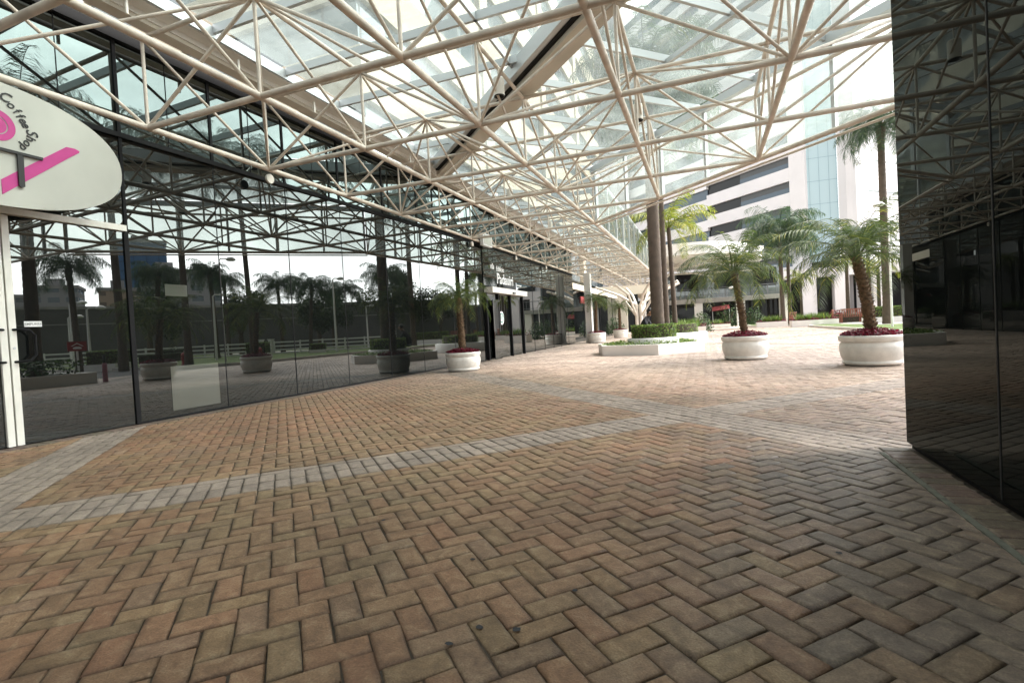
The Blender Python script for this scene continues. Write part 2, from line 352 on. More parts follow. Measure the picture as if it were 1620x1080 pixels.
def soldier(name, x0, x1, y0, y1, ang=0., o=(0,0)):
    """edge course of bricks laid at right angles to a wall"""
    k = int((y1-y0)/.104); me_v = []; me_f = []; cols = []
    for i in range(k):
        ya, yb = y0+i*.104+.004, y0+(i+1)*.104-.003; z = random.uniform(.004,.007)
        a = [(x0+.012,ya+.006,z),(x1-.012,ya+.006,z),(x1-.012,yb-.006,z),(x0+.012,yb-.006,z)]; b = [(x0+.003,ya,z-.006),(x1-.003,ya,z-.006),(x1-.003,yb,z-.006),(x0+.003,yb,z-.006)]
        c = [(p[0],p[1],-.02) for p in b]; of = len(me_v); me_v += a+b+c
        me_f += [(of,of+1,of+2,of+3)]
        for q in range(4):
            w = (q+1) % 4; me_f += [(of+4+q,of+4+w,of+w,of+q),(of+8+q,of+8+w,of+4+w,of+4+q)]
        col = random.choice([(.15,.105,.08),(.16,.105,.085),(.135,.105,.075),(.17,.115,.09)]); f = random.uniform(.75,1.05)
        cols += [(col[0]*f,col[1]*f,col[2]*f,e) for e in [1]*4+[.5]*4+[0]*4]
    me = bpy.data.meshes.new(name); me.from_pydata(me_v, [], me_f); me.materials.append(M['paver'])
    at = me.color_attributes.new('brick', 'FLOAT_COLOR', 'POINT'); at.data.foreach_set('color', np.array(cols, np.float32).ravel())
    return put(mk(name, me, None, None, (o[0],o[1],0), ang), kind='structure')
FA = -R(1.5)
soldier('brick_edging', .03, .25, -3, 11.8, FA, (-6.86,3))
soldier('brick_edging', 1.068, 1.243, -2.5, 4.2)
struct('mortar_strip', MB().box((1.036,-2.5,-.02),(1.065,4.0,.0062)), M['moss'])
# chewing gum and rubber marks on the pavers
mk_ = MB()
for (x,y,rx,ry) in ((-.72,1.46,.013,.012),(-.60,1.48,.014,.013),(-.775,1.355,.014,.009),(-.48,1.76,.010,.010),(-.95,1.9,.012,.009),(.45,2.3,.012,.011),(-1.6,2.2,.011,.012)):
    n = 12; mk_.add([(x+rx*math.cos(2*PI*i/n)*random.uniform(.8,1.15), y+ry*math.sin(2*PI*i/n)*random.uniform(.8,1.15), .0046) for i in range(n)], [tuple(range(n))])
put(mk('ground_stain', mk_, M['patch']), kind='structure')

# lawn islands with kerbs
def island(poly, z, m_top, lname, kname, kw=.14, kh=.13):
    def inset(p, d):
        n = len(p); out = []
        for i in range(n):
            a, b, c = Vector(p[i-1]), Vector(p[i]), Vector(p[(i+1)%n])
            n1 = (b-a).normalized(); n2 = (c-b).normalized(); m1 = Vector((-n1.y,n1.x)); m2 = Vector((-n2.y,n2.x)); h = (m1+m2).normalized()
            out.append(tuple(b+h*(d/max(.3,h.dot(m1)))))
        return out
    inn = inset(poly, kw); n = len(poly); k = MB()
    for i in range(n):
        j = (i+1) % n
        a, b, c, d = poly[i], poly[j], inn[j], inn[i]
        k.add([(*a,-.03),(*b,-.03),(*b,kh),(*a,kh),(*d,kh),(*c,kh),(*d,-.03),(*c,-.03)], [(0,1,2,3),(3,2,5,4),(4,5,7,6)])
    struct(kname, k, M['kerb'])
    return struct(lname, MB().prism(inn, -.02, z), m_top)
def arc(cx, cy, r, a0, a1, n=8): return [(cx+r*math.cos(R(a0+(a1-a0)*i/n)), cy+r*math.sin(R(a0+(a1-a0)*i/n))) for i in range(n+1)]
LAWN = arc(9.2,17.6,2.2,180,270)+[(60,15.4),(60,44)]+[(14,43)]+arc(9.5,39.5,3.0,90,180)+[(6.6,30)]
island(LAWN, .10, M['grass'], 'lawn', 'kerb')
ISL = arc(6.3,50,2.6,180,250)+[(9.5,46.3),(22,47.5),(22,60.5),(3.7,60.5)]
island(ISL, .10, M['grass'], 'lawn', 'kerb')
struct('path', MB().add([(8.6,41.9,.104),(9,33.5,.104),(30,31.5,.104),(30,35.5,.104),(12.5,36.5,.104),(12.6,42.6,.104)], [(0,1,2,3,4,5)]), M['kerb'])
NEARBED = arc(5.6,8.6,1.0,90,180,5)+[(4.4,3.5),(14,3.5),(14,9.6)]

# ------------------------------------------------------------------ left glass building
B1 = empty('glass_building', (-6.86,3,0), FA, 'low building with a dark mirrored glass front running down the left side', 'building')
GX = .0   # panes front plane in local x
joints = [-20,-15,-10,-6,-3.0,-1.05,.15,1.40,2.68,4.05,5.42,6.85,8.25,9.9,11.9]  # unseen stretch behind the camera, lengthened to shade the foreground
def pane(y0, y1, z0, z1, m, name='glass_pane', x=0.):
    t = random.uniform(-.0022,.0022)
    p = MB().add([(x-.02,y0,z0),(x-.02,y1,z0),(x-.02,y1,z1),(x-.02,y0,z1),(x+t,y0,z0),(x-t,y1,z0),(x-t,y1,z1),(x+t,y0,z1)],
        [(0,1,2,3),(4,7,6,5)][::1]+[(0,4,5,1),(1,5,6,2),(2,6,7,3),(3,7,4,0)])
    p.f[1] = (4,5,6,7)
    return mk(name, p, m, B1)
for a, b in zip(joints[:-1], joints[1:]):
    door = abs(a+1.05) < .01 or abs(a-.15) < .01
    if not door: pane(a+.006, b-.006, .03, 3.64, M['glass'])
    else: pane(a+.006, b-.006, 2.53, 3.64, M['glass'])
    mid = (a+b)/2
    pane(a+.006, mid-.004, 3.70, 4.86, M['glass_b'], 'upper_pane'); pane(mid+.004, b-.006, 3.70, 4.86, M['glass_b'], 'upper_pane')
    mk('upper_post', MB().box((-.03,mid-.005,3.70),(.004,mid+.005,4.86)), M['black'], B1)
for a in joints[:-1]:
    thick = abs(a-1.40) < .01
    w = .018 if thick else .007
    mk('mullion', MB().box((-.03,a-w,.03 if not thick else 0),(.014 if thick else .004,a+w,3.64)), M['black'], B1)
    mk('upper_post', MB().box((-.03,a-.02,3.70),(.014,a+.02,4.86)), M['black'], B1)
mk('transom_rail', MB().box((-.05,-20,3.64),(.03,11.9,3.70)), M['black'], B1)
mk('top_rail', MB().box((-.10,-20,4.86),(.06,11.9,5.02)), M['black'], B1)
mk('sill', MB().box((-.03,1.40,0),(.008,11.9,.028)), M['black'], B1)
mk('inner_wall', MB().box((-3.8,-20,0),(-.06,11.9,4.86)), M['dark'], B1)
mk('roof_slab', MB().box((-3.8,-20,4.862),(-.12,11.9,5.01)), M['conc'], B1)
def dleaf(y0, y1, hinge_left):
    d = mk('glass_door', MB().box((-.03,y0+.01,.012),(.0,y1-.01,2.44)), M['glass'], B1)
    e = y0+.008 if not hinge_left else y1-.068
    mk('door_stile', MB().box((.002,e,.012),(.035,e+.06,2.44)), M['stile'], d)
    s = 1 if not hinge_left else -1; yy = e+.03
    mk('handle', MB().path([(.03,yy,1.235),(.075,yy+s*.04,1.235),(.08,yy+s*.12,1.225),(.08,yy+s*.165,1.17),(.08,yy+s*.165,.96),(.08,yy+s*.12,.905),(.075,yy+s*.04,.895),(.03,yy,.895)], .013, 8), M['black'], d)
    mk('hinge_rail', MB().box((.002,y1-.03 if not hinge_left else y0+.01,.012),(.02,y1-.011 if not hinge_left else y0+.03,2.44)), M['black'], d)
    return d
d2 = dleaf(.15,1.39,False); d1 = dleaf(-1.05,.15,True)
lk = mk('lock', MB().tube((.035,.19,1.04),(.042,.19,1.04),.012,12), M['alu'], d2)
nt = mk('notice', MB().box((.002,.30,1.265),(.006,.455,1.325)), M['letter'], d2)
text('EMPURRE', .036, M['greyink'], 'notice_lettering', d2, facing_x(.378,1.283,.0068), .0006)
mk('door_head', MB().box((-.03,-1.05,2.452),(.05,1.382,2.525)), M['stile'], B1)
mk('poster', MB().box((.001,1.84,.10),(.004,2.55,.70)), M['poster'], B1)
mk('poster', MB().box((.001,1.84,1.66),(.004,2.15,1.82)), M['poster'], B1)

# entrance and the rest of the front (world aligned), parts of the same building
def wp(name, mb, m, par=B1):
    o = mk(name, mb, m, None); o.parent = par
    inv = Matrix.Translation(B1.location) @ Matrix.Rotation(FA, 4, 'Z')
    if par is B1: o.matrix_parent_inverse = inv.inverted()
    return o
wp('inner_wall', MB().box((-10.4,15.0,0),(-6.68,27.1,4.86)), M['dark'])
wp('roof_slab', MB().box((-10.4,15.0,4.862),(-6.7,27.1,5.01)), M['conc'])
for a, b in ((18.6,20.1),(20.1,21.5),(21.5,22.9),(22.9,24.3),(24.3,25.7),(25.7,27.1)):
    wp('glass_pane', MB().box((-6.66,a+.006,.03),(-6.62+random.uniform(-.002,.002),b-.006,3.64)), M['glass'])
    wp('upper_pane', MB().box((-6.66,a+.006,3.70),(-6.62,b-.006,4.86)), M['glass_b'])
    wp('mullion', MB().box((-6.665,a-.008,.0),(-6.612,a+.008,3.64)), M['black'])
    wp('upper_post', MB().box((-6.665,a-.03,3.70),(-6.60,a+.03,4.86)), M['black'])
wp('transom_rail', MB().box((-6.67,14.9,3.64),(-6.59,27.1,3.70)), M['black'])
wp('top_rail', MB().box((-6.72,14.9,4.86),(-6.56,27.1,5.02)), M['black'])
for a, b in ((14.95,16.2),(16.2,17.4),(17.4,18.58)):
    wp('upper_pane', MB().box((-6.555,a,2.40),(-6.53,b-.008,3.64)), M['glass'])
    wp('upper_pane', MB().box((-6.66,a,3.70),(-6.60,b-.008,4.86)), M['glass_b'])
wp('entrance_wall', MB().box((-6.66,14.95,2.40),(-6.60,18.58,3.64)), M['dark'])
wp('entrance_lintel', MB().box((-6.60,15.1,2.17),(-6.30,18.5,2.345)), M['stile'])
wp('lintel_sensor', MB().box((-6.299,16.9,2.19),(-6.25,17.1,2.25)), M['blackv'])
for a in (15.0,16.0,17.15,18.45):
    wp('entrance_post', MB().box((-6.57,a-.028,.0),(-6.47,a+.028,2.168)), M['black'])
for a, b in ((15.06,15.94),(16.06,17.09),(17.21,18.39)):
    e = wp('entrance_door', MB().box((-6.56,a,.02),(-6.53,b,2.16)), M['glass'])
lg = MB()
lg.lathe([(0,.0),(.21,.0)], n=28, smooth=False)
bd = MB().wallprism([(16.32+.20*math.cos(2*PI*i/28), 1.36+.23*math.sin(2*PI*i/28)) for i in range(28)], -6.528, -6.524)
wp('door_emblem', bd, M['letter'])
rg_ = MB()
for i in range(28):
    a0, a1 = 2*PI*i/28, 2*PI*(i+1)/28
    q = [(16.32+r*math.cos(a), 1.36+r*1.12*math.sin(a)) for a, r in ((a0,.12),(a1,.12),(a1,.16),(a0,.16))]
    rg_.add([(-6.5225,*p) for p in q], [(0,1,2,3)])
for dy in (-.05,0,.05): rg_.add([(-6.5225,16.32+dy-.012,1.29),(-6.5225,16.32+dy+.012,1.29),(-6.5225,16.32+dy+.012,1.45),(-6.5225,16.32+dy-.012,1.45)], [(0,1,2,3)])
wp('emblem_print', rg_, M['green'])
ds = MB().box((-6.42,15.30,.02),(-6.40,15.92,1.95)); wp('entrance_door', ds, M['glass'])
wp('name_lettering', text('Padauiri', .50, M['letter'], None, None, facing_x(16.05,2.53,-6.523) @ Matrix.Diagonal((.98,1,1,1)), .008, align='LEFT'), M['letter'])
wp('small_lettering', text('Edifício', .24, M['letter'], None, None, facing_x(16.05,2.95,-6.523), .006, align='LEFT'), M['letter'])
ic = MB()
for k in range(3):
    ic.add([(-6.523,15.55+k*.11,2.98),(-6.523,15.62+k*.11,2.98),(-6.523,15.66+k*.11,3.12+.05*(k==1)),(-6.523,15.59+k*.11,3.12+.05*(k==1))], [(0,1,2,3)])
for k in range(5): ic.add([(-6.523,18.02+k*.1,2.55),(-6.523,18.09+k*.1,2.55),(-6.523,18.09+k*.1,2.60),(-6.523,18.02+k*.1,2.60)], [(0,1,2,3)])
wp('name_emblem', ic, M['letter'])

# oval shop sign hung before the glass
SG = empty('oval_sign', (-6.42,2.89,3.06), 0, 'white oval shop sign with pink bar and black T above the left door', 'sign')
n = 72; outl = []
for i in range(n):
    a = 2*PI*i/n; cc, ss = math.cos(a), math.sin(a); p = 2.25
    outl.append((1.25*math.copysign(abs(cc)**(2/p), cc), .615*math.copysign(abs(ss)**(2/p), ss)-.02*cc))
mk('sign_board', MB().wallprism(outl, -.05, .0), M['signw'], SG)
oy, oz = 2.89, 3.06
def flat(name, poly, m, x0=.001, x1=.006): return mk(name, MB().wallprism([(y-oy, z-oz) for y, z in poly], x0, x1), m, SG)
flat('pink_bar', [(2.3,1.99-.02+.0),(2.42,1.93+.02),(3.0,2.552),(3.62,3.10),(3.70,3.165),(3.705,3.185),(3.66,3.20),(3.58,3.195),(3.0,2.70)][2:], M['pink'])
flat('letter_bar', [(2.55,3.015),(2.55,2.985),(3.35,2.982),(3.35,3.008)], M['blackv'], .004, .026)
flat('letter_stem', [(3.135,2.98),(3.185,2.98),(3.18,2.665),(3.165,2.655),(3.145,2.655),(3.132,2.665)], M['blackv'], .0065, .025)
def disc(r0, r1, c, m, nm, x=.001):
    mb = MB()
    for i in range(40):
        a0, a1 = 2*PI*i/40, 2*PI*(i+1)/40
        mb.add([(x+.004,c[0]-oy+r*math.cos(a),c[1]-oz+r*math.sin(a)) for a, r in ((a0,r0),(a0,r1),(a1,r1),(a1,r0))], [(0,1,2,3)])
    return mk(nm, mb, m, SG)
disc(.0,.085,(2.99,3.235),M['pink'],'pink_disc'); disc(.095,.155,(2.99,3.235),M['pink'],'pink_ring')
mes = []
lp = [(3.065,3.50),(3.105,3.45),(3.14,3.41),(3.16,3.375),(3.182,3.34),(3.20,3.305),(3.235,3.25),(3.232,3.195),(3.205,3.145),(3.175,3.10)]
for (yy, zz), ch in zip(lp, 'CoffeeShop'):
    a = math.atan2(zz-3.235, yy-2.99)-PI/2+.05
    mes.append(text(ch, .135 if ch in 'CS' else .112, M['blackv'], None, None, facing_x(yy-oy, zz-oz-.01, .005) @ Matrix.Rotation(a, 4, 'Z'), .002, shear=.2))
join_meshes('sign_lettering', mes, M['blackv'], SG)
mk('sign_bracket', MB().box((-.34,-.6,.45),(-.05,-.57,.48)), M['black'], SG); mk('sign_bracket', MB().box((-.34,.55,.40),(-.05,.58,.43)), M['black'], SG)

# ------------------------------------------------------------------ right glass block
K = empty('glass_kiosk', (1.25,4.2,0), 0, 'dark bronze glass block with a seam at the right edge, nearest the camera', 'building')
for a, b in ((-22,-17),(-17,-12),(-12,-7),(-7,-5.85),(-5.85,-4.6),(-4.6,-3.4),(-3.4,-2.4),(-2.4,-1.205),(-1.205,0)):  # panes behind the camera are unseen, added to keep light off the near paving
    mk('glass_pane', MB().box((0,a+.004,.035),(.02,b-(.004 if b else 0),4.86)), M['glass_r'], K)
    if b: mk('seam', MB().box((-.0035,b-.0045,.035),(.02,b+.0045,4.86)), M['gasket'], K)
for a in (0,1.2,2.4,3.6): mk('end_pane', MB().box((a+.022 if a == 0 else a+.006,-.02,.035),(a+1.194,-.0,4.86)), M['glass_r'], K)
mk('plinth', MB().box((.02,-22,0),(4.75,-.03,.035)), M['black'], K); mk('core', MB().box((.03,-22,.036),(4.75,-.03,4.85)), M['dark'], K)

# ------------------------------------------------------------------ space frame canopy
CAN = empty('space_frame_canopy', (-6.50,4.55,0), 0, 'cream tubular steel space frame canopy with glass roof over the brick walkway', 'canopy')
ox, oy0 = CAN.location.x, CAN.location.y
P = 1.92; ZB, ZT, ZR = 3.75, 4.87, 5.22
nx = lambda i: i*P - (.1 if i == 0 else 0) + (.0)
ny = lambda j: j*P
def cols(j):
    if j <= 2: return 9
    return {3:5, 4:4}.get(j, 3)
J0, J1 = -3, 18
def node(i, j, z): return (i*1.875, j*P, z)
def ok(i, j): return J0 <= j <= J1 and 0 <= i < cols(j)
def part(name, mb, m='steel'): return mk(name, mb, M[m], CAN)
for j in range(J0, J1+1):
    c = cols(j)-1; far = j > 6
    part('bottom_chord', MB().tube(node(0,j,ZB), node(c,j,ZB), .036, 10)); part('top_chord', MB().tube(node(0,j,ZT), node(c,j,ZT), .030, 10))
for i in range(9):
    js = [j for j in range(J0, J1+1) if ok(i, j)]
    part('bottom_chord', MB().tube(node(i,js[0],ZB), node(i,js[-1],ZB), .040, 10)); part('top_chord', MB().tube(node(i,js[0],ZT), node(i,js[-1],ZT), .031, 10))
# slanting edge chords at 45 degrees and the edge tube with its rail
for z, r in ((ZB,.040),(ZT,.032)): part('edge_chord', MB().tube(node(2,5,z), node(5,2,z), r, 10))
part('edge_rail', MB().tube(Vector(node(2,5,ZB-.07))+Vector((.06,.06,0)), Vector(node(5,2,ZB-.07))+Vector((.06,.06,0)), .022, 8), 'steel_w')
for j in range(J0, J1+1):
    for i in range(cols(j)):
        part('post', MB().tube(node(i,j,ZB), node(i,j,ZT), .021, 8))
        if ok(i,j+1): part('longitudinal_brace', MB().tube(node(i,j,ZT), node(i,j+1,ZB), .020, 8))
        if i % 2 == 0:
            for d in (-1,1):
                if ok(i+d,j): part('cross_brace', MB().tube(node(i,j,ZB), node(i+d,j,ZT), .022, 8))
            if j % 2 == 1:
                for di in (-1,1):
                    for dj in (-1,1):
                        if ok(i+di,j+dj): part('space_brace', MB().tube(node(i,j,ZB), node(i+di,j+dj,ZT), .019, 8))
# small round lamp plates under some nodes of the wall chord
for j in (1,5,7,9): part('node_plate', MB().tube((.0,j*P-.01,ZB-.16),(.035,j*P-.01,ZB-.16), .075, 20), 'steel_w')
# gutter beam along the wall, 45 degree beam, edge beam
part('wall_gutter', MB().box((-.02,-13,4.98),(.17,35,5.17)), 'beam'); part('gutter_flange', MB().box((.172,-13,5.03),(.20,35,5.17)).box((.2,-13,5.10),(.40,35,5.17)), 'white')
part('gutter_lip', MB().box((.42,-13,5.10),(.455,35,5.25)), 'alu')
def obeam(s, w, z0, z1, xa, xb, m, name):
    """beam along x+y = s (local), x from xa to xb"""
    h = w*math.sqrt(.5); part(name, MB().prism([(xa-h/1,s-xa-h/1),(xb-h,s-xb-h),(xb+h,s-xb+h),(xa+h,s-xa+h)], z0, z1), m)
SB = 4*1.90; SE = 7*1.895
obeam(SB, .17, 4.93, 5.28, .42, 13, 'beam', 'roof_beam'); obeam(SB-.42, .05, 5.02, 5.26, .42, 13, 'alu', 'roof_beam_rail'); obeam(SB-.28, .05, 5.0, 5.2, .42, 13, 'black', 'roof_beam_channel')
obeam(SE+.03, .06, 5.10, 5.24, 3.75, 9.35, 'alu', 'edge_beam'); obeam((SB+SE)/2, .035, 5.12, 5.2, .5, 11, 'alu', 'purlin')
for i in range(0, 24): part('gutter_stub', MB().tube((.34,-5+i*1.92*.8,4.87),(.34,-5+i*1.92*.8,5.06), .02, 6), 'steel_w')
# glass roof
def roofpane(poly):
    if area(poly) < .03: return
    cx = sum(p[0] for p in poly)/len(poly); cy = sum(p[1] for p in poly)/len(poly)
    poly = [(cx+(x-cx)*.992, cy+(y-cy)*.992) for x, y in poly]
    part('roof_pane', MB().prism(poly, ZR+.06, ZR+.072), 'roof')
X1 = 15.0
def bar(p, q, w=.05, z0=ZR-.06, z1=ZR+.055, m='alu', name='glazing_bar'):
    d = Vector((q[0]-p[0], q[1]-p[1])); d.normalize(); nn = Vector((-d.y,d.x))*w/2
    part(name, MB().prism([(p[0]+nn.x,p[1]+nn.y),(q[0]+nn.x,q[1]+nn.y),(q[0]-nn.x,q[1]-nn.y),(p[0]-nn.x,p[1]-nn.y)], z0, z1), m)
RW = P*2/3
y = -12.12
while y < 7.2:
    for xa, xb in ((.455,3.75),(3.75,7.5),(7.5,X1)):
        roofpane(clip([(xa,y),(xb,y),(xb,y+RW),(xa,y+RW)], 1, 1, SB-.45))
    xe = min(X1, SB-.45-y)
    if xe > .5: bar((.455,y),(xe,y))
    y += RW
for x in (3.75,7.5): bar((x,-12.1),(x,SB-.45-x), .04)
# slanted zone
r2 = math.sqrt(.5); k = -6.5
while k < 10.5:
    def uv(u, v): return ((u-v)*r2, (u+v)*r2)      # u across the beam, v along it
    us = [SB*r2+.05, (SB+SE)/2*r2, SE*r2]
    for ua, ub in zip(us[:-1], us[1:]):
        pl = [uv(ua,k), uv(ub,k), uv(ub,k+1.32), uv(ua,k+1.32)]
        pl = clip(clip(clip(pl, -1,0,-.455), 1,0,X1), 0,1,40); 
        pl = clip(pl, 0, 1, 4.05) if sum(p[0] for p in pl)/max(1,len(pl)) > 9.4 else pl
        roofpane(pl)
    p, q = uv(us[0],k), uv(us[2],k)
    if p[0] < .45: t = (.455-p[0])/(q[0]-p[0]); p = (.455, p[1]+(q[1]-p[1])*t)
    if q[0] > .5 and q[1] < 16: bar(p, q)
    k += 1.32
# strip along the wall
y = 9.3
while y < 34.6:
    roofpane(clip([(.455,y),(3.72,y),(3.72,y+RW),(.455,y+RW)], -1,-1,-SE))
    if y+3.72 > SE: bar((max(.455,SE-y),y),(3.72,y))
    y += RW
bar((3.75,SE-3.75),(3.75,34.6), .08, 5.1, 5.24)
# glazed fascia below the roof edge
def fascia(p, q, nseg):
    p, q = Vector(p), Vector(q); d = (q-p)/nseg; dn = d.normalized(); nn = Vector((-dn.y,dn.x))*.012
    for k in range(nseg):
        a, b = p+d*k+dn*.02, p+d*(k+1)-dn*.02
        part('fascia_pane', MB().prism([tuple(a+nn),tuple(b+nn),tuple(b-nn),tuple(a-nn)], ZB+.02, 5.1), 'fascia')
        m0 = p+d*k; part('fascia_mullion', MB().prism([tuple(m0+nn*3-dn*.03),tuple(m0+nn*3+dn*.03),tuple(m0-nn*3+dn*.03),tuple(m0-nn*3-dn*.03)], ZB, 5.12), 'alu')
off = .09
fascia((3.75+off, 5*P-.1+off), (9.37+off, 2*P+off), 6)
fascia((3.75+off, 18*P), (3.75+off, 5*P+off), 16)
fascia((9.5, 2*P+off), (15.0, 2*P+off), 5)
for a in (0,1): part('edge_rail', MB().tube((3.75+off,5*P,ZB-.02-.0*a),(3.75+off,18*P,ZB-.02), .02, 6), 'steel_w') if a == 0 else None

# cylinder spotlights hanging in the frame
def downlight(x, y, z, lab, s=1.):
    o = empty('downlight', (x,y,z), 0, lab, 'lamp', 'cylinder downlights hung in the canopy')
    mk('lamp_body', MB().lathe([(0,.26*s),(.075*s,.26*s),(.08*s,.24*s),(.08*s,.0)], n=20), M['steel_w'], o)
    mk('lamp_ring', MB().lathe([(.08*s,.0),(.083*s,-.012*s),(.066*s,-.012*s),(.062*s,.04*s),(0,.045*s)], n=20), M['blackv'], o)
    mk('hanger', MB().tube((0,0,.26*s),(0,0,ZT-z), .011, 6), M['steel'], o)
for x, y, z, l in ((-2.72,7.2,4.42,'cylinder downlight hanging beside the slanting roof beam'),(-.93,9.1,4.40,'cylinder downlight hanging near the glazed canopy edge, rightmost of all'),
    (-4.77,13.0,4.45,'nearest and largest downlight in the row down the long walkway'),(-5.0,17.6,4.42,'second downlight of the row down the walkway, counted from the camera'),
    (-5.0,21.0,4.42,'third downlight of the row down the walkway, counted from the camera'),(-5.0,25.0,4.42,'fourth downlight of the row down the walkway, counted from the camera'),(-5.0,28.8,4.42,'farthest small downlight of the row down the walkway')):
    downlight(x, y, z, l)
bx = empty('speaker_box', (-6.36,14.95,3.62), 0, 'square white panel box fixed to the canopy chord above the entrance', 'box')
mk('case', MB().box((-.06,-.35,-.02),(.05,.35,.36)), M['letter'], bx); mk('grille', MB().box((.05,-.28,.03),(.058,.28,.31)), M['signw'], bx)

# white column and branching steel columns under the canopy
cw = empty('white_column', (-5.85,27.3,0), 0, 'square white column at the far end of the left glass front', 'column')
mk('shaft', MB().box((-.17,-.17,.1),(.17,.17,3.7)), M['white'], cw); mk('base', MB().box((-.2,-.2,0),(.2,.2,.1)), M['white'], cw)
def treecolumn(x, y, zt, h0, spread, lab, grp, r=.13, scale=1.):
    t = empty('tree_column', (x,y,0), 0, lab, 'column', grp)
    mk('trunk_tube', MB().tube((-.16,0,0),(-.16,0,h0), r, 12).tube((.16,0,0),(.16,0,h0), r, 12), M['steel_w'], t)
    mk('base_plate', MB().lathe([(0,.04),(.45,.04),(.45,0)], n=16), M['steel_w'], t)
    for a in range(8):
        an = a*PI/4+PI/8
        q = (spread*math.cos(an), spread*math.sin(an), zt)
        mk('branch', MB().path([(.16*math.copysign(1,math.cos(an)),0,h0-.9*scale*(a % 2)),(q[0]*.45,q[1]*.45,h0+(zt-h0)*.52),q], .09, 8), M['steel_w'], t)
    return t
treecolumn(-4.7,39.7,3.75,2.3,3.2,'white branching steel column at the end of the glass canopy','branching steel columns')

# ------------------------------------------------------------------ palms
def frond_mesh(mb, base, az, e0, L, droop, nl, ll, w, lean=.5, ldroop=.5, seg=14, twist=0., plum=0., rk=.012):
    """one feather leaf: bent rachis with two rows of leaflets"""
    ca, sa = math.cos(az), math.sin(az); p = Vector(base); pts = [p.copy()]; e = e0; dirs = []
    for k in range(seg):
        t = (k+.5)/seg; e = e0-droop*t**1.25
        d = Vector((ca*math.cos(e), sa*math.cos(e), math.sin(e))); p = p+d*(L/seg); pts.append(p.copy()); dirs.append(d)
    dirs.append(dirs[-1])
    mb.path(pts, rk, 4, [rk*(1-.85*i/seg) for i in range(seg+1)])
    side0 = Vector((-sa, ca, 0))
    for i in range(nl):
        t = .14+.86*(i+random.random()*.6)/nl; f = t*seg; k = min(int(f), seg-1)
        b = pts[k].lerp(pts[k+1], f-k); d = dirs[k]; up = side0.cross(d)*-1
        ln = ll*(math.sin(PI*min(1, .16+.80*t))**.7)*random.uniform(.85,1.12)
        for s in (-1,1):
            o = (side0*s*math.cos(lean)+d*math.sin(lean)+up*(-.1+random.uniform(-plum,plum))).normalized()
            m = b+o*ln*.5; m.z -= ldroop*ln*.12; q = b+o*ln*.93; q.z -= ldroop*ln*.55
            wd = d*w*.5+up*w*.25*s
            mb.add([b-wd*.6, b+wd*.6, m+wd, m-wd, q], [(0,1,2,3),(3,2,4)])
def crown(kind, seed):
    random.seed(seed); mb = MB()
    if kind == 'date':
        for k in range(32):
            a = k*2.39996; t = k/31
            frond_mesh(mb, (.04*math.cos(a),.04*math.sin(a),.02), a+random.uniform(-.15,.15), R(84-82*t)+random.uniform(-.12,.12), random.uniform(1.0,1.4), R(88+45*random.random()), 36, .27, .011, .55, .8, 14, rk=.008, plum=.25)
    elif kind == 'queen':
        for k in range(34):
            a = k*2.39996; t = k/33
            frond_mesh(mb, (.1*math.cos(a),.1*math.sin(a),.1), a+random.uniform(-.2,.2), R(82-85*t)+random.uniform(-.1,.1), random.uniform(2.5,3.2), R(105+40*random.random()), 60, .66, .026, .45, 1.4, 14, rk=.026, plum=.8)
    elif kind == 'light':
        for k in range(16):
            a = k*2.39996; t = k/15
            frond_mesh(mb, (.06*math.cos(a),.06*math.sin(a),.05), a+random.uniform(-.2,.2), R(75-70*t)+random.uniform(-.1,.1), random.uniform(1.6,2.2), R(85+30*random.random()), 50, .42, .022, .5, .9, 14, rk=.018, plum=.6)
    return mb
CR = {}
for nm, kind, m, seeds in (('date','date','leafP',(1,2,3)),('queen','queen','leafQ',(11,12,13)),('light','light','leafY',(21,22))):
    CR[nm] = [crown(kind, s).mesh('crown', M[m]) for s in seeds]
random.seed(99)
def palm(x, y, h, r, kind, lab, name='palm_tree', var=0, z0=0., lean=(0,0), scale=1., group='tall palms around the plaza', rings=True, mt='trunkg', taper=.7, base_h=None):
    o = empty(name, (x,y,z0), 0, lab, 'palm', group)
    n = max(14, int(h*(9 if rings else 14))); pts = []; rad = []
    for i in range(n+1):
        t = i/n; pts.append((lean[0]*t**1.5, lean[1]*t**1.5, h*t))
        rr = r*(1-(1-taper)*t)*(1.25-.25*min(1, t*8))
        rad.append(rr*(1+(.035 if i % 2 else -.02)) if rings else rr*(1+.10*math.sin(i*2.1)+.06*random.uniform(-1,1)))
    mk('trunk', MB().path(pts, r, 14, rad), M[mt], o)
    if mt == 'boots':
        b = MB()
        for i in range(int(h*95)):
            t = (i+.5)/(h*95); a = i*2.39996; c = Vector((lean[0]*t**1.5, lean[1]*t**1.5, h*t)); rr = r*(1-(1-taper)*t)
            d = Vector((math.cos(a),math.sin(a),0)); s = Vector((-d.y,d.x,0)); L_ = random.uniform(.03,.055)
            p = c+d*rr*.9; b.add([p-s*.028, p+s*.028, p+d*L_*.8+Vector((0,0,L_))+s*.012, p+d*L_*.8+Vector((0,0,L_))-s*.012, p+d*.002+Vector((0,0,L_*1.1))], [(0,1,2,3),(3,2,4),(0,3,4),(1,4,2)])
        mk('leaf_bases', b, M['boots'], o)
    if kind == 'queen' and base_h is None:
        mk('crownshaft', MB().path([(lean[0],lean[1],h-.6),(lean[0],lean[1],h-.1),(lean[0],lean[1],h+.35)], .2, 12, [r*taper*1.05, r*taper*1.5, r*.5]), M['trunk'], o)
    c = mk('crown', CR[kind][var % len(CR[kind])], None, o, (lean[0],lean[1],h-.02), random.uniform(0,6)); c.scale = (scale,)*3
    return o

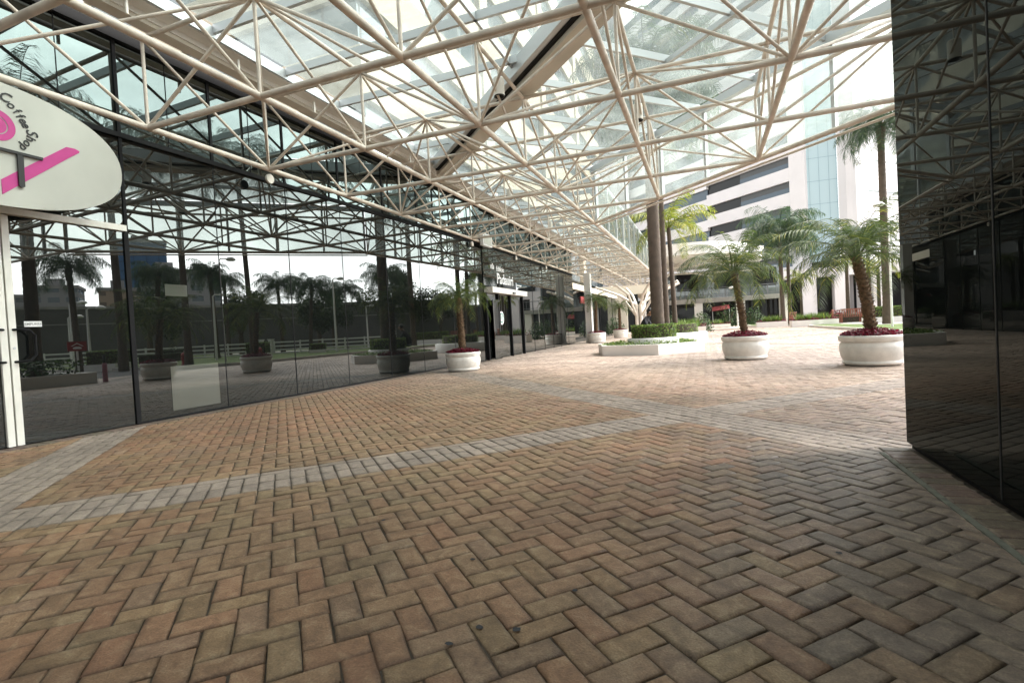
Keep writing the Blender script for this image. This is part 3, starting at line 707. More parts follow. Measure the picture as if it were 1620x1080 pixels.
# ------------------------------------------------------------------ leaves scattered over a body
def leafcloud(mb, sampler, n, size):
    for _ in range(n):
        p, nr = sampler(); nr = Vector(nr)+Vector((random.gauss(0,.5),random.gauss(0,.5),random.gauss(0,.5))); nr.normalize()
        a = nr.orthogonal().normalized(); b = nr.cross(a); th = random.uniform(0,6.28); a, b = a*math.cos(th)+b*math.sin(th), b*math.cos(th)-a*math.sin(th)
        s = size*random.uniform(.6,1.3); p = Vector(p)
        mb.add([p-a*s, p-b*s*.5, p+a*s, p+b*s*.5], [(0,1,2,3)])
def box_sampler(a, b, ins=.05):
    def f():
        p = [random.uniform(a[i],b[i]) for i in range(3)]
        w = [(b[1]-a[1])*(b[2]-a[2]), (b[0]-a[0])*(b[2]-a[2]), (b[0]-a[0])*(b[1]-a[1])]; ax = random.choices((0,1,2), w)[0]
        nr = [0,0,0]
        if ax == 2 or random.random() < .5: p[ax] = b[ax]-random.random()**2*ins; nr[ax] = 1
        else: p[ax] = a[ax]+random.random()**2*ins; nr[ax] = -1
        return p, nr
    return f
def hedge(x, y, sx, sy, z0, h, lab, name='hedge', n=1600, m='hedge', size=.035, rz=0, wallh=0.):
    o = empty(name, (x,y,0), rz, lab, 'hedge')
    mk('twigs', MB().box((-sx+.05,-sy+.05,z0),(sx-.05,sy-.05,z0+h-.05)), M['soil'], o)
    mb = MB(); leafcloud(mb, box_sampler((-sx,-sy,z0),(sx,sy,z0+h)), n, size); mk('foliage', mb, M[m], o)
    if wallh: mk('planter_wall', MB().box((-sx-.05,-sy-.05,0),(sx+.05,sy+.05,wallh)), M['white'], o)
    return o
def disc_sampler(r, z, h, r0=0.):
    def f():
        q = math.sqrt(random.uniform((r0/r)**2,1))*r; a = random.uniform(0,6.28); return (q*math.cos(a), q*math.sin(a), z+h*(1-(q/r)**2*.6)*random.random()), (0,0,1)
    return f

# ------------------------------------------------------------------ planters with date palms
def planter(x, y, s, lab):
    o = empty('planter', (x,y,0), 0, lab, 'planter', 'round white planters of the plaza'); o.scale = (s,s,s)
    mk('bowl', MB().lathe([(.0,.025),(.425,.025),(.44,.035),(.445,.07),(.432,.085),(.436,.10),(.462,.16),(.478,.24),(.484,.31),(.476,.37),(.455,.40),(.452,.415)], n=48), M['whitepot'], o)
    mk('foot', MB().lathe([(.38,0),(.40,0),(.40,.03)], n=40), M['conc'], o)
    mk('rim', MB().lathe([(.452,.415),(.478,.42),(.49,.432),(.482,.446),(.492,.456),(.495,.498),(.485,.515),(.46,.52),(.44,.515),(.43,.46)], n=48), M['whitepot'], o)
    mk('soil', MB().lathe([(0,.475),(.432,.47)], n=32), M['soil'], o)
    return o
def bed(x, y, s, lab, n=900):
    mb = MB(); leafcloud(mb, disc_sampler(.46*s, .49*s, .16*s, .06), n, .028); 
    return put(mk('bedding_flowers', mb, M['red'], None, (x,y,0)), lab, 'flowers', 'red bedding plants in the planters')
pots = [(-5.62,11.35,.88,1.38,.085,(-.05,.02),0,.80,'beside the mirrored glass front'),
        (.80,12.55,1.0,1.5,.075,(-.18,0),1,1.2,'right of the hexagonal bed'),
        (2.66,10.45,1.0,1.40,.095,(-.17,.05),2,1.25,'beside the bronze glass block'),
        (-5.45,27.0,1.0,1.75,.09,(.05,0),0,.8,'just before the white column'),
        (-5.35,34.5,1.0,1.5,.10,(0,0),1,.8,'farther back behind the white column')]
for x, y, s, h, r, ln, v, cs, w in pots:
    planter(x, y, s, 'round white planter '+w); bed(x, y, s, 'dark red bedding plants in the planter '+w, 1900 if y < 15 else 700)
    palm(x, y, h, r, 'date', 'small date palm growing in the planter '+w, 'date_palm', v, .47*s, ln, cs, 'date palms in white planters', False, 'boots', .8)

# hexagonal planted bed with hedge and palms
HX = empty('hexagonal_bed', (-1.72,16.55,0), 0, 'low white hexagonal bed wall around a second round tier with planting', 'planter')
hexo = [(1.72*math.cos(R(-75+60*k)), 1.72*math.sin(R(-75+60*k))) for k in range(6)]; hexi = [(x*.9, y*.9) for x, y in hexo]
w = MB()
for k in range(6):
    a, b, c, d = hexo[k], hexo[(k+1)%6], hexi[(k+1)%6], hexi[k]
    w.add([(*a,0),(*b,0),(*b,.30),(*a,.30),(*d,.30),(*c,.30),(*d,0),(*c,0)], [(0,1,2,3),(3,2,5,4),(4,5,7,6)])
mk('outer_wall', w, M['white'], HX); mk('soil', MB().prism(hexi, .02, .22), M['soil'], HX)
mk('inner_tier', MB().lathe([(.78,.2),(.78,.44),(.75,.46),(.69,.46),(.69,.40),(0,.40)], (.16,0,0), 40), M['white'], HX)
mb = MB(); leafcloud(mb, disc_sampler(1.5, .22, .24, .82), 3600, .035)
put(mk('ground_cover', mb, M['hedge'], None, (-1.72,16.55,0)), 'low green ground cover growing inside the hexagonal white bed', 'plants')
def round_hedge(x, y, r, z0, h, lab, n):
    o = empty('round_hedge', (x,y,0), 0, lab, 'hedge')
    mk('twigs', MB().lathe([(r-.06,z0),(r-.06,z0+h-.05),(0,z0+h-.05)], n=28), M['soil'], o)
    def f():
        a = random.uniform(0,6.28)
        if random.random() < .6: return ((r-random.random()**2*.06)*math.cos(a), (r-random.random()**2*.06)*math.sin(a), z0+random.random()*h), (math.cos(a),math.sin(a),0)
        q = r*math.sqrt(random.random()); return (q*math.cos(a), q*math.sin(a), z0+h-random.random()**2*.05), (0,0,1)
    mb = MB(); leafcloud(mb, f, n, .032); mk('foliage', mb, M['hedge'], o); return o
round_hedge(-1.54,16.55,.68,.40,.46,'clipped round green hedge around the thick palm trunk in the hexagonal bed',3600)
palm(-1.40,16.62,8.4,.20,'queen','thick straight palm trunk rising from the hexagonal bed through the canopy edge',var=0,taper=.85)
HX2 = empty('round_bed', (-1.25,22.6,0), 0, 'second white planted bed just behind the hexagonal bed', 'planter')
mk('outer_wall', MB().lathe([(1.3,0),(1.3,.42),(1.2,.44),(1.15,.42),(1.15,.3),(0,.3)], n=36), M['white'], HX2)
round_hedge(-1.25,22.6,.95,.3,.52,'clipped hedge behind the hexagonal bed around two slender palms',2200)
palm(-1.25,23.6,5.0,.115,'light','slender palm with bright yellow green crown behind the hexagonal bed',var=0,lean=(-.1,0),taper=.75,scale=1.2)
palm(-1.52,22.3,9.2,.12,'queen','slender dark palm trunk half hidden behind the thick trunk',var=1,taper=.8)

# large queen palms
palm(9.55,34.4,10.9,.21,'queen','tall palm with drooping dark fronds beside the bronze glass block',var=2,z0=.1,taper=.8)
palm(5.9,46.9,7.4,.19,'queen','full crowned queen palm in the middle distance before the white building, left of a pair',var=0,z0=.1,scale=1.36)
palm(6.9,50.4,7.2,.17,'queen','queen palm standing right behind the full crowned one before the white building',var=1,z0=.1)
palm(10.6,47.5,4.6,.16,'light','young yellow green palm on the lawn behind the benches',var=0,z0=.1,scale=.9)
palm(13.4,50.2,4.3,.15,'light','young yellow green palm right of the benches, near the white pier',var=0,z0=.1)
palm(8.6,55.5,4.2,.14,'light','small yellowish palm at the foot of the blue curtain wall',var=0,z0=.1,scale=.9)
palm(14.2,56,7.5,.2,'queen','palm trunk standing against the white piers behind the right planter',var=2,z0=.1)
# palms that show in the mirror front
for (x,y,h,r,v,sc,l) in ((7.2,9.4,8.6,.20,1,1.,'thick palm trunk reflected beside the white door stile'),(12.4,14.9,9.6,.18,2,1.,'leaning palm trunk reflected near the black door post'),(9.4,15.9,9.6,.155,0,1.,'palm trunk reflected above the poster'),
    (8.7,19.0,9.8,.135,1,1.,'pale slim palm trunk reflected in the middle of the glass front'),(16.6,15.2,5.2,.16,0,.7,'short palm with dark crown reflected above the red sign'),(16.9,19.2,5.0,.16,2,.62,'short palm reflected between the door post and the poster'),
    (18.3,23.8,5.6,.16,1,.62,'short palm reflected left of the tall street lamp'),(18.6,29.9,5.2,.16,0,.7,'feathery palm reflected above the white fence'),(14.6,28.5,4.6,.14,2,.75,'palm with one curled leaf spear reflected above the fence'),
    (15.4,33.4,4.7,.14,1,.65,'small palm reflected beside the far lamp post'),(15.8,39.3,6.2,.2,0,.9,'bushy palm reflected above the seated person'),(21.5,27.5,5.6,.16,2,.65,'palm reflected behind the tall street lamp')):
    palm(x,y,h,r,'queen',l,var=v,z0=.1 if y > 15.5 else 0,scale=sc,lean=(random.uniform(-.25,.25),random.uniform(-.25,.25)))

# dense trees beyond the fence
def broadtree(x, y, h, rad, lab, seed):
    random.seed(seed); o = empty('broadleaf_tree', (x,y,0), 0, lab, 'tree', 'dense trees beyond the fence')
    t = MB().path([(0,0,0),(.1,.05,h*.3),(0,.1,h*.55)], .2, 8, [.24,.18,.1]); cl = []
    for k in range(9):
        a = random.uniform(0,6.28); q = random.uniform(.2,.75)*rad; c = Vector((q*math.cos(a), q*math.sin(a), h*random.uniform(.45,.95))); cl.append((c, rad*random.uniform(.3,.5)))
        t.path([(0,.05,h*.35), tuple(c*.5+Vector((0,0,h*.2))), tuple(c)], .06, 6, [.08,.06,.02])
    mk('trunk', t, M['trunk'], o); mb = MB()
    for c, r in cl:
        def f(c=c, r=r):
            d = Vector((random.gauss(0,1),random.gauss(0,1),random.gauss(0,1))).normalized(); return c+d*r*random.random()**.35*Vector((1,1,.8)).x, d
        leafcloud(mb, f, 520, .12)
    mk('crown', mb, M['leafT'], o)
for k, (x,y,h,r,l) in enumerate(((21.5,36.5,5.2,2.4,'dark tree reflected behind the white fence, left of the others'),(20,44.5,8.2,3.2,'tallest dark tree reflected beyond the fence'),(19.5,49.0,7.6,3.0,'dark tree reflected right of the tallest one'),(24.5,31.0,4.9,2.2,'dark tree reflected behind the street lamp'),(27.5,25,5.6,2.6,'low dark tree reflected before the grey wall'),(17.5,51,5.8,2.5,'low dark tree at the end of the grey wall'),(24,41,5.8,2.6,'broad dark tree against the middle of the grey wall'))):
    broadtree(x, y, h, r, l, 300+k)
random.seed(123)

# ------------------------------------------------------------------ things on the lawn and beyond (partly seen in the glass)
fb = empty('flower_bed', (0,0,0), 0, 'low walled bed of dark shrubs reflected beside the glass door', 'planter')
w = MB(); pin = [(x+(.16 if x < 5 else 0), y-(.16 if y > 9 else 0)) for x, y in NEARBED]
for k in range(len(NEARBED)-1):
    a, b, c, d = NEARBED[k], NEARBED[k+1], pin[k+1], pin[k]
    w.add([(*a,0),(*b,0),(*b,.34),(*a,.34),(*d,.34),(*c,.34),(*d,0),(*c,0)], [(0,1,2,3),(3,2,5,4),(4,5,7,6)])
w2 = MB().box((4.6,9.5,0),(14,9.7,.34)).box((4.4,3.6,0),(4.6,9.7,.34)); mk('bed_wall', w2, M['white'], fb)
mk('soil', MB().box((4.6,3.6,0),(14,9.5,.25)), M['soil'], fb)
sh = MB(); leafcloud(sh, box_sampler((4.7,4,.25),(9.5,9.4,.75), .3), 4200, .07); mk('shrubs', sh, M['hedged'], fb)
bo = empty('bollard', (4.45,9.95,0), 0, 'pink bollard with a dark cap at the corner of the shrub bed', 'bollard')
mk('shaft', MB().lathe([(.07,0),(.07,.55),(.05,.6),(0,.6)], n=14), mat('faded_pink', (.4,.16,.22), .6), bo); mk('cap', MB().lathe([(.035,.6),(.035,.85),(0,.87)], n=10), M['blackv'], bo)
rs = empty('red_sign', (9.9,11.9,0), R(15), 'small red information board on a white post', 'sign')
mk('board', MB().box((-.02,-.30,1.04),(.02,.30,1.42)), M['redp'], rs); mk('post', MB().box((.021,-.03,0),(.06,.03,1.4)), M['fence'], rs)
sy = MB(); sy.wallprism([(-.2,1.23),(0,1.36),(.2,1.23),(.15,1.23),(0,1.325),(-.15,1.23)], -.024, -.0205); sy.wallprism([(-.12,1.12),(.12,1.12),(.14,1.17),(.06,1.21),(-.06,1.21),(-.14,1.17)], -.024, -.0205)
mk('board_symbol', sy, M['letter'], rs)
def streetlamp(x, y, h, lab, az=0., s=1.):
    o = empty('street_lamp', (x,y,.0), az, lab, 'lamp post', 'white street lamps')
    mk('pole', MB().path([(0,0,0),(0,0,h*.5),(0,0,h-.1)], .05*s, 10, [.075*s,.06*s,.045*s]), M['fence'], o)
    mk('arm', MB().path([(0,0,h-.12),(.1,0,h-.02),(.5*s,0,h)], .03*s, 8), M['fence'], o)
    mk('lamp_shade', MB().lathe([(0,.16),(.14,.13),(.24,.04),(.25,0)], (.62*s,0,h-.04), 18), M['fence'], o)
    mk('lamp_bowl', MB().lathe([(.23,0),(.18,-.05),(0,-.07)], (.62*s,0,h-.04), 18), M['lamp_glass'], o)
for x, y, h, l in ((22.3,17.7,4.0,'white lamp post reflected just above the red board'),(27.8,20.2,3.5,'short lamp post far behind the red board'),(18.4,16.6,3.4,'lamp post reflected right of the red board'),(10.15,18.5,5.4,'tallest lamp post, reflected in the middle of the glass front'),
    (13.7,20.4,3.9,'lamp post reflected just left of the tallest one'),(10.6,26.8,5.0,'tall lamp post reflected right of the fence middle'),(15.3,36.0,3.7,'lamp post reflected at the end of the white fence'),(15.8,40.6,3.75,'lamp post reflected left of the seated person'),
    (2.7,50.2,3.6,'lone lamp post standing behind the middle planter'),(8.2,28.9,5.85,'lamp post rising behind the right planter palm')):
    streetlamp(x, y, h, l, R(100 if x > 8.5 else 200), .7 if x < 8.5 else 1.)
def fence(p, q, lab, gap=1.6):
    p, q = Vector(p), Vector(q); L_ = (q-p).length; az = math.atan2(q.y-p.y, q.x-p.x); o = empty('rail_fence', (p.x,p.y,.0), az, lab, 'fence', 'white rail fences')
    for z in (.38,.66,.95): mk('rail', MB().box((0,-.03,z-.05),(L_,.03,z+.05)), M['fence'], o)
    k = int(L_/gap)
    for i in range(k+1): mk('post', MB().box((L_*i/k-.05,-.055,0),(L_*i/k+.05,.055,1.05)), M['fence'], o)
    mk('kickboard', MB().box((0,-.028,.06),(L_,.028,.2)), M['fence'], o)
fence((28,18.8),(19.6,28.2),'white rail fence, left reflected stretch behind the red board'); fence((18.4,28.9),(11.4,33.4),'white rail fence, right reflected stretch beyond the lawn')
for n_, (x,y,l) in enumerate(((19.3,28.5,'white gate post at the fence gap'),(18.6,28.8,'white gate post beside the right fence stretch'))):
    g = empty('gate_post', (x,y,0), 0, l, 'post'); mk('shaft', MB().box((-.14,-.14,0),(.14,.14,1.15)), M['fence'], g); mk('cap', MB().box((-.18,-.18,1.15),(.18,.18,1.22)), M['fence'], g)
hedge(15.4,15.95,1.1,.6,.3,.72,'square hedge in a white planter reflected left of the door post',n=2600,m='hedge',rz=R(50),wallh=.35)
hedge(12.6,22.6,.95,.55,.3,.7,'square hedge reflected around the slim middle palm',n=2200,m='hedge',rz=R(50),wallh=.35)
hedge(20.0,21.8,1.0,.5,.1,.75,'dark hedge reflected behind the red hydrant',n=1500,m='hedged',rz=R(50))
hedge(12.9,27.5,.75,.5,.2,.5,'small hedge in a white trough before the fence',n=1200,m='hedge',rz=R(50),wallh=.3)
hedge(11.2,38.8,1.6,.7,.45,.65,'broad clipped hedge on a white base beside the bronze glass block',n=5200,size=.045,wallh=.45)
hedge(18.5,20.2,1.6,.4,.1,.55,'long low hedge reflected under the lamp posts',n=1500,m='hedged',rz=R(60))
hedge(11.5,45.4,2.4,.4,.1,.6,'low dark hedge behind the wooden benches',n=1600,m='hedged')
hy = empty('fire_hydrant', (9.75,15.9,.1), 0, 'red fire hydrant on the lawn corner', 'hydrant')
mk('barrel', MB().lathe([(.14,0),(.14,.05),(.1,.06),(.1,.42),(.13,.44),(.13,.48),(.09,.56),(.03,.62),(0,.62)], n=16), M['redp'], hy); mk('outlet', MB().tube((-.18,0,.34),(.18,0,.34),.045,10), M['redp'], hy)
hy2 = copy_tree(hy, (10.6,21.0,.1), 1., 'red fire hydrant farther along the lawn'); hy['group'] = hy2['group'] = 'fire hydrants'
# grey wall behind
gw = empty('boundary_wall', (0,0,0), 0, 'long dark grey boundary wall reflected behind fence and palms', 'wall')
def wallseg(p, q, h, nm, m, t=.25, z0=0):
    p, q = Vector(p), Vector(q); d = (q-p).normalized(); n_ = Vector((-d.y,d.x))*t; return mk(nm, MB().prism([tuple(p+n_),tuple(q+n_),tuple(q-n_),tuple(p-n_)], z0, h), m, gw)
wp_ = [(56,8),(42,23),(37,35.5),(29,46),(17.2,57.5)]
for a, b in zip(wp_[:-1], wp_[1:]):
    wallseg(a, b, 4.9, 'wall_panel', M['wallc']); wallseg(a, b, 5.15, 'coping', M['conc'], .32, 4.903); wallseg(a, b, 3.6, 'ledge', M['conc'], .30, 3.5)
# city blocks far behind
def block(x, y, sx, sy, h, m, lab, rz=0.):
    o = empty('city_building', (x,y,0), rz, lab, 'building', 'city blocks on the horizon')
    mk('wall', MB().box((-sx,-sy,0),(sx,sy,h)), M[m], o); mk('roof', MB().box((-sx-.4,-sy-.4,h),(sx+.4,sy+.4,h+1)), M['conc'], o)
    mk('roof_plant', MB().box((-sx*.4,-sy*.4,h+1),(sx*.3,sy*.3,h+3.5)), M['towerc'], o); return o
block(207,131,9,8,43,'city_blue','tall blue glass office block reflected left of the door post',R(30)); block(164,99,4,5,19.5,'city_beige','beige apartment block in front of the blue one',R(30))
block(190,95,6,6,22,'city_grey','grey block reflected by the white door stile',R(35)); block(158,109,5,7,25.5,'city_grey','grey glass block reflected left of the poster',R(30)); block(136,106,5,5,22.5,'city_grey','grey block reflected behind the lamp posts',R(40)); block(196,82,7,6,19,'city_grey','low grey block at the far left of the reflection',R(20)); block(150,118,4,4,24,'city_beige','narrow beige block between the grey ones',R(30))

# ------------------------------------------------------------------ office tower above the left side
OT = empty('office_tower', (-10.6,15.0,0), 0, 'cream office tower with long window bands seen up through the glass roof', 'building')
z = 9.2; mk('core', MB().box((-14,.3,5.02),(-.25,44,62)), M['win_grid'], OT); k = 0
while z < 60:
    mk('spandrel', MB().box((-14.2,-.1,z),(0,44.2,z+1.75)), M['tcream'], OT); mk('window_band', MB().box((-14.0,.1,z+1.76),(-.2,44,z+3.49)), M['win_grid'], OT); z += 3.5
for y in (10.5,21.5,32.5): mk('tower_pier', MB().box((-.25,y,5.02),(.12,y+1.1,62)), M['tcream'], OT)

# white building with slanting bands
WB = empty('white_building', (12.9,89,0), 0, 'white office building with dark slanting window bands behind the palms', 'building')
d1 = Vector((-.7071,.7071)); nrm = Vector((-.7071,-.7071))
def wb(name, p, q, z0, z1, t, m, back=0.):
    p, q = Vector(p), Vector(q); d = (q-p).normalized(); n_ = Vector((d.y,-d.x))
    if n_.y > 0: n_ = -n_
    a, b = p+n_*t, q+n_*t; c, e = q-n_*back, p-n_*back
    return mk(name, MB().prism([tuple(a),tuple(b),tuple(c),tuple(e)], z0, z1), M[m], WB)
A0 = Vector((0,0)); A1 = A0+d1*46
wb('band_wall', A0, A1, 0, 66, -.6, 'win_dark', 9)
fl = 3.75; z = 6.2
while z < 64:
    jog = 16.5
    wb('spandrel', A0, A0+d1*jog, z, z+2.0, .15, 'whitew', .8); wb('spandrel', A0+d1*jog, A1, z-.55, z+1.35, .15, 'whitew', .8)
    wb('sky_window', A0+d1*.2, A0+d1*9.4, z+2.0, z+2.85, -.25, 'win_blue', .3); wb('dark_window', A0+d1*.2, A0+d1*9.4, z+2.86, z+fl-.02, -.28, 'win_grey', .3); wb('dark_window', A0+d1*9.5, A0+d1*16.4, z+2.0, z+fl-.02, -.35, 'win_dark', .4); wb('sky_window', A0+d1*16.6, A1, z+1.35, z+fl-.57, -.25, 'win_blue', .3)
    z += fl
P1, P2, P3, P4 = (0,0), (1.9,-1.35), (6.1,-1.15), (7.8,-3.5)
wb('pier', P1, P2, 0, 66, .2, 'whitew', 2); wb('curtain_wall', P2, P3, 8.5, 66, -.3, 'curtain', 2); wb('pier', P3, P4, 0, 66, .1, 'whitew', 2)
wb('panel_wall', P4, (26,14.7), 6, 66, 0, 'whitew', 1.5); z = 9
while z < 64: wb('panel_slot', (8.6,-2.7), (25,13.7), z, z+.28, .03, 'win_dark', -.0); z += 4.4
wb('base_wall', P4, (26,14.7), 0, 5.98, -.3, 'win_dark', 1); wb('base_glass', P2, P3, 0, 8.4, -.6, 'win_dark', 1)
for q in ((-3.5,-3.0),(1.2,-4.0),(5.2,-4.2),(9.5,-5.5),(13.5,-5)): mk('base_column', MB().box((q[0]-.9,q[1]-.9,0),(q[0]+.9,q[1]+.9,6.0)), M['whitew'], WB)
mk('base_lintel', MB().box((-6,-4.8,6.0),(16,-2,7.3)), M['whitew'], WB); mk('base_glass', MB().box((-6,-2.2,0),(20,-1.4,5.98)), M['win_dark'], WB)

CT = empty('concrete_tower', (-20,119,0), 0, 'grey ribbed concrete tower rising behind the glass canopy', 'building')
mk('shaft', MB().box((-5.5,-4,0),(5.5,6,120)), M['towerc'], CT)
for k in range(6): mk('rib', MB().box((-5.2+k*1.9,-4.5,0),(-4.4+k*1.9,-4,118)), M['towerc'], CT)

# terrace block with railing, white columns and dark openings
TB = empty('terrace_building', (4,62,0), 0, 'low white terrace building with a railing and dark openings behind the plaza', 'building')
mk('slab', MB().box((-9,0,2.75),(4.6,12,3.25)), M['conc'], TB); mk('opening', MB().box((-9,1.2,0),(4.6,1.6,2.74)), M['win_dark'], TB); mk('rear_wall', MB().box((-9,8,3.26),(4.6,12,7)), M['win_grid'], TB)
for x in (-8.5,-4.7,-.3,4.0): mk('column', MB().box((x-.45,.15,0),(x+.45,1.0,2.75)), M['white'], TB)
for x in (-6,-1.5,3): mk('window', MB().box((x-1.3,7.94,4.6),(x+1.3,8.0,6.8)), M['win_dark'], TB)
rl = MB()
for i in range(17): rl.tube((-9+i*.82,.15,3.25),(-9+i*.82,.15,4.35), .03, 6)
rl.tube((-9,.15,4.35),(4.6,.15,4.35), .045, 6); rl.tube((-9,.15,3.45),(4.6,.15,3.45), .03, 6); mk('railing', rl, M['greyrail'], TB)
aw = empty('awning', (1.6,61.4,0), 0, 'small red sloping awning under the terrace', 'awning')
mk('canopy_cloth', MB().add([(-.9,-1.0,1.75),(.9,-1.0,1.95),(.9,.5,2.4),(-.9,.5,2.2),(-.9,-1,1.70),(.9,-1,1.90),(.9,.5,2.35),(-.9,.5,2.15)], [(0,1,2,3),(7,6,5,4),(0,4,5,1),(1,5,6,2),(2,6,7,3),(3,7,4,0)]), M['canvas'], aw); mk('frame', MB().tube((-.85,-.95,0),(-.85,-.95,1.72),.03,6).tube((.85,-.95,0),(.85,-.95,1.9),.03,6), M['alu'], aw)

# dark shops at the end of the walkway
SH = empty('shop_building', (-14.5,54.4,0), 0, 'dark shop front with beige pillar at the far end of the walkway', 'building')
mk('shop_glass', MB().box((-6,.3,0),(8,.5,3.9)), M['win_dark'], SH); mk('roof', MB().box((-6,.1,3.9),(9,8,4.9)), M['cream'], SH)
mk('pillar', MB().box((5.4,-.3,0),(6.9,.29,3.9)), M['cream'], SH); mk('sign_panel', MB().box((2.2,.2,2.7),(5.0,.29,3.3)), M['redp'], SH); mk('sign_panel', MB().box((2.4,.2,3.35),(4.6,.29,3.75)), M['bluep'], SH)
mk('counter', MB().box((-5,-.1,0),(5,.1,.5)), M['white'], SH)
S2 = empty('glass_pavilion', (-8.2,28.2,0), 0, 'dark glazed wing set back behind the white column', 'building')
mk('front_glass', MB().box((-2,0,.0),(-.4,25,3.5)), M['glass'], S2); mk('roof', MB().box((-2.2,-.1,3.5),(-.2,25.2,3.9)), M['cream'], S2)
for k in range(8): mk('mullion', MB().box((-.4,.4+k*3.2,0),(-.37,.46+k*3.2,3.5)), M['black'], S2)
mk('sign_panel', MB().box((-.36,9,2.6),(-.33,12.5,3.1)), M['redp'], S2)

# curved porte-cochere
PC = empty('entrance_canopy', (-2,66,0), 0, 'white curved entrance canopy with slatted underside beyond the palms', 'canopy')
a_out = [(-10,-5.5),(-7,-9),(-3,-11.3),(1,-11.8),(4.5,-10),(8.3,-3.2)]; oc = []
for i in range(len(a_out)-1):
    for t in (0,.25,.5,.75):
        p0 = Vector(a_out[max(0,i-1)]); p1 = Vector(a_out[i]); p2 = Vector(a_out[i+1]); p3 = Vector(a_out[min(len(a_out)-1,i+2)])
        oc.append(tuple(.5*((2*p1)+(p2-p0)*t+(2*p0-5*p1+4*p2-p3)*t*t+(3*p1-p0-3*p2+p3)*t**3)))
oc.append(a_out[-1]); poly = oc+[(8.3,4),(-10,4)]
mk('fascia', MB().prism([(x,y) for x, y in poly], 7.4, 8.6), M['white'], PC)
sl = MB()
for k in range(24):
    y = -11.2+k*.62; xs = [x for x, yy in oc if yy < y+.01]
    if len(xs) > 1: sl.box((min(xs)+.3,y,7.22),(max(xs)-.3,y+.3,7.395))
mk('soffit_slats', sl, M['white'], PC)
br = MB()
for (bx_, by_) in ((-4.5,-6),):
    for k in range(8):
        a = k*PI/4; br.tube((bx_,by_,3.4),(bx_+4.2*math.cos(a),by_+4.2*math.sin(a),7.3), .13, 8)
    br.tube((bx_,by_,0),(bx_,by_,3.4), .24, 12)
mk('branch_columns', br, M['steel_w'], PC)
mk('truss_rods', MB().tube((-8,-4,6.4),(7,-4,6.0),.09,6).tube((-7,-7,6.6),(4,-9,6.6),.09,6).tube((-3,-10,6.6),(3,3,6.2),.09,6), M['steel_w'], PC)

# ------------------------------------------------------------------ benches, troughs, parasols and shrubs in the middle distance
def bench(lab=None):
    o = empty('bench', (0,0,0), 0, lab, 'bench', 'red brown wooden benches on the lawn'); w = MB()
    for k in range(4): w.box((-.75,-.24+k*.12,.42),(.75,-.15+k*.12,.45))
    mk('seat', w, M['wood'], o); b = MB()
    for k in range(11): b.box((-.70+k*.135,.25,.47),(-.64+k*.135,.28,.92))
    b.box((-.75,.24,.92),(.75,.29,1.0)); mk('backrest', b, M['wood'], o)
    for x in (-.72,.66):
        for y in (-.24,.22): mk('leg', MB().box((x,y,0),(x+.06,y+.06,.62 if y < 0 else .46)), M['wood'], o)
        mk('armrest', MB().box((x-.01,-.26,.62),(x+.07,.24,.66)), M['wood'], o)
    return o
b0 = bench('red brown slatted bench seen from behind, middle one of the group'); b0.location = (9.7,42.6,.105); b0.rotation_euler = (0,0,R(186))
copy_tree(b0, (8.95,43.3,.105), R(75), 'red brown bench at the left of the group, seen from its side'); copy_tree(b0, (10.8,43.1,.105), R(-80), 'red brown bench at the right of the group beside the palm'); copy_tree(b0, (6.95,47.6,.105), R(60), 'lone red brown bench between the flower troughs')
def trough(x, y, sx, sy, h, lab, m='hedge', lab2=None, rz=0):
    o = empty('flower_trough', (x,y,0), rz, lab, 'planter', 'white flower troughs')
    mk('wall', MB().box((-sx,-sy,0),(sx,sy,h)), M['white'], o); mk('soil', MB().box((-sx+.06,-sy+.06,h),(sx-.06,sy-.06,h+.01)), M['soil'], o)
    mb = MB()
    def f(): return (random.uniform(-sx,sx), random.uniform(-sy,sy), h+random.random()**2*.2), (0,0,1)
    leafcloud(mb, f, 260, .06); mk('red_leaves', mb, M['red'], o); g = MB()
    for k in range(26):
        bx0 = random.uniform(-sx*.6,sx*.6), random.uniform(-sy*.6,sy*.6)
        for q in range(9):
            a = random.uniform(0,6.28); e = Vector((math.cos(a)*.25, math.sin(a)*.25, random.uniform(.3,.6))); s = Vector((-math.sin(a),math.cos(a),0))*.03; b = Vector((*bx0,h))
            g.add([b-s, b+s, b+e], [(0,1,2)])
    mk('green_leaves', g, M['hedge'], o)
trough(4.9,45.6,1.1,.5,.42,'white trough with green and red plants, leftmost of three by the kerb'); trough(6.55,41.6,.85,.5,.45,'small white trough between the two longer ones'); trough(7.6,42.3,1.15,.5,.45,'white trough with red leaves beside the wooden benches')
trough(-.9,33.5,.9,.6,.5,'white trough of spiky plants behind the palm trunks'); trough(-2.6,52,1.0,.6,.4,'low white trough before the terrace building'); trough(.6,53.5,1.6,.5,.35,'long low white trough in front of the dark openings')
def bush(x, y, r, h, lab, m='hedged', n=900, z0=0):
    mb = MB()
    def f():
        d = Vector((random.gauss(0,1),random.gauss(0,1),abs(random.gauss(0,1)))).normalized(); q = random.random()**.4; return (d.x*r*q, d.y*r*q, z0+d.z*h*q), d
    leafcloud(mb, f, n, .08); o = empty('shrub', (x,y,0), 0, lab, 'shrub', 'loose shrubs in the background')
    mk('foliage', mb, M[m], o); st = MB()
    for k in range(4): st.tube((0,0,0),(random.uniform(-.4,.4)*r,random.uniform(-.4,.4)*r,z0+h*.6), .03, 5)
    mk('stem', st, M['trunk'], o)
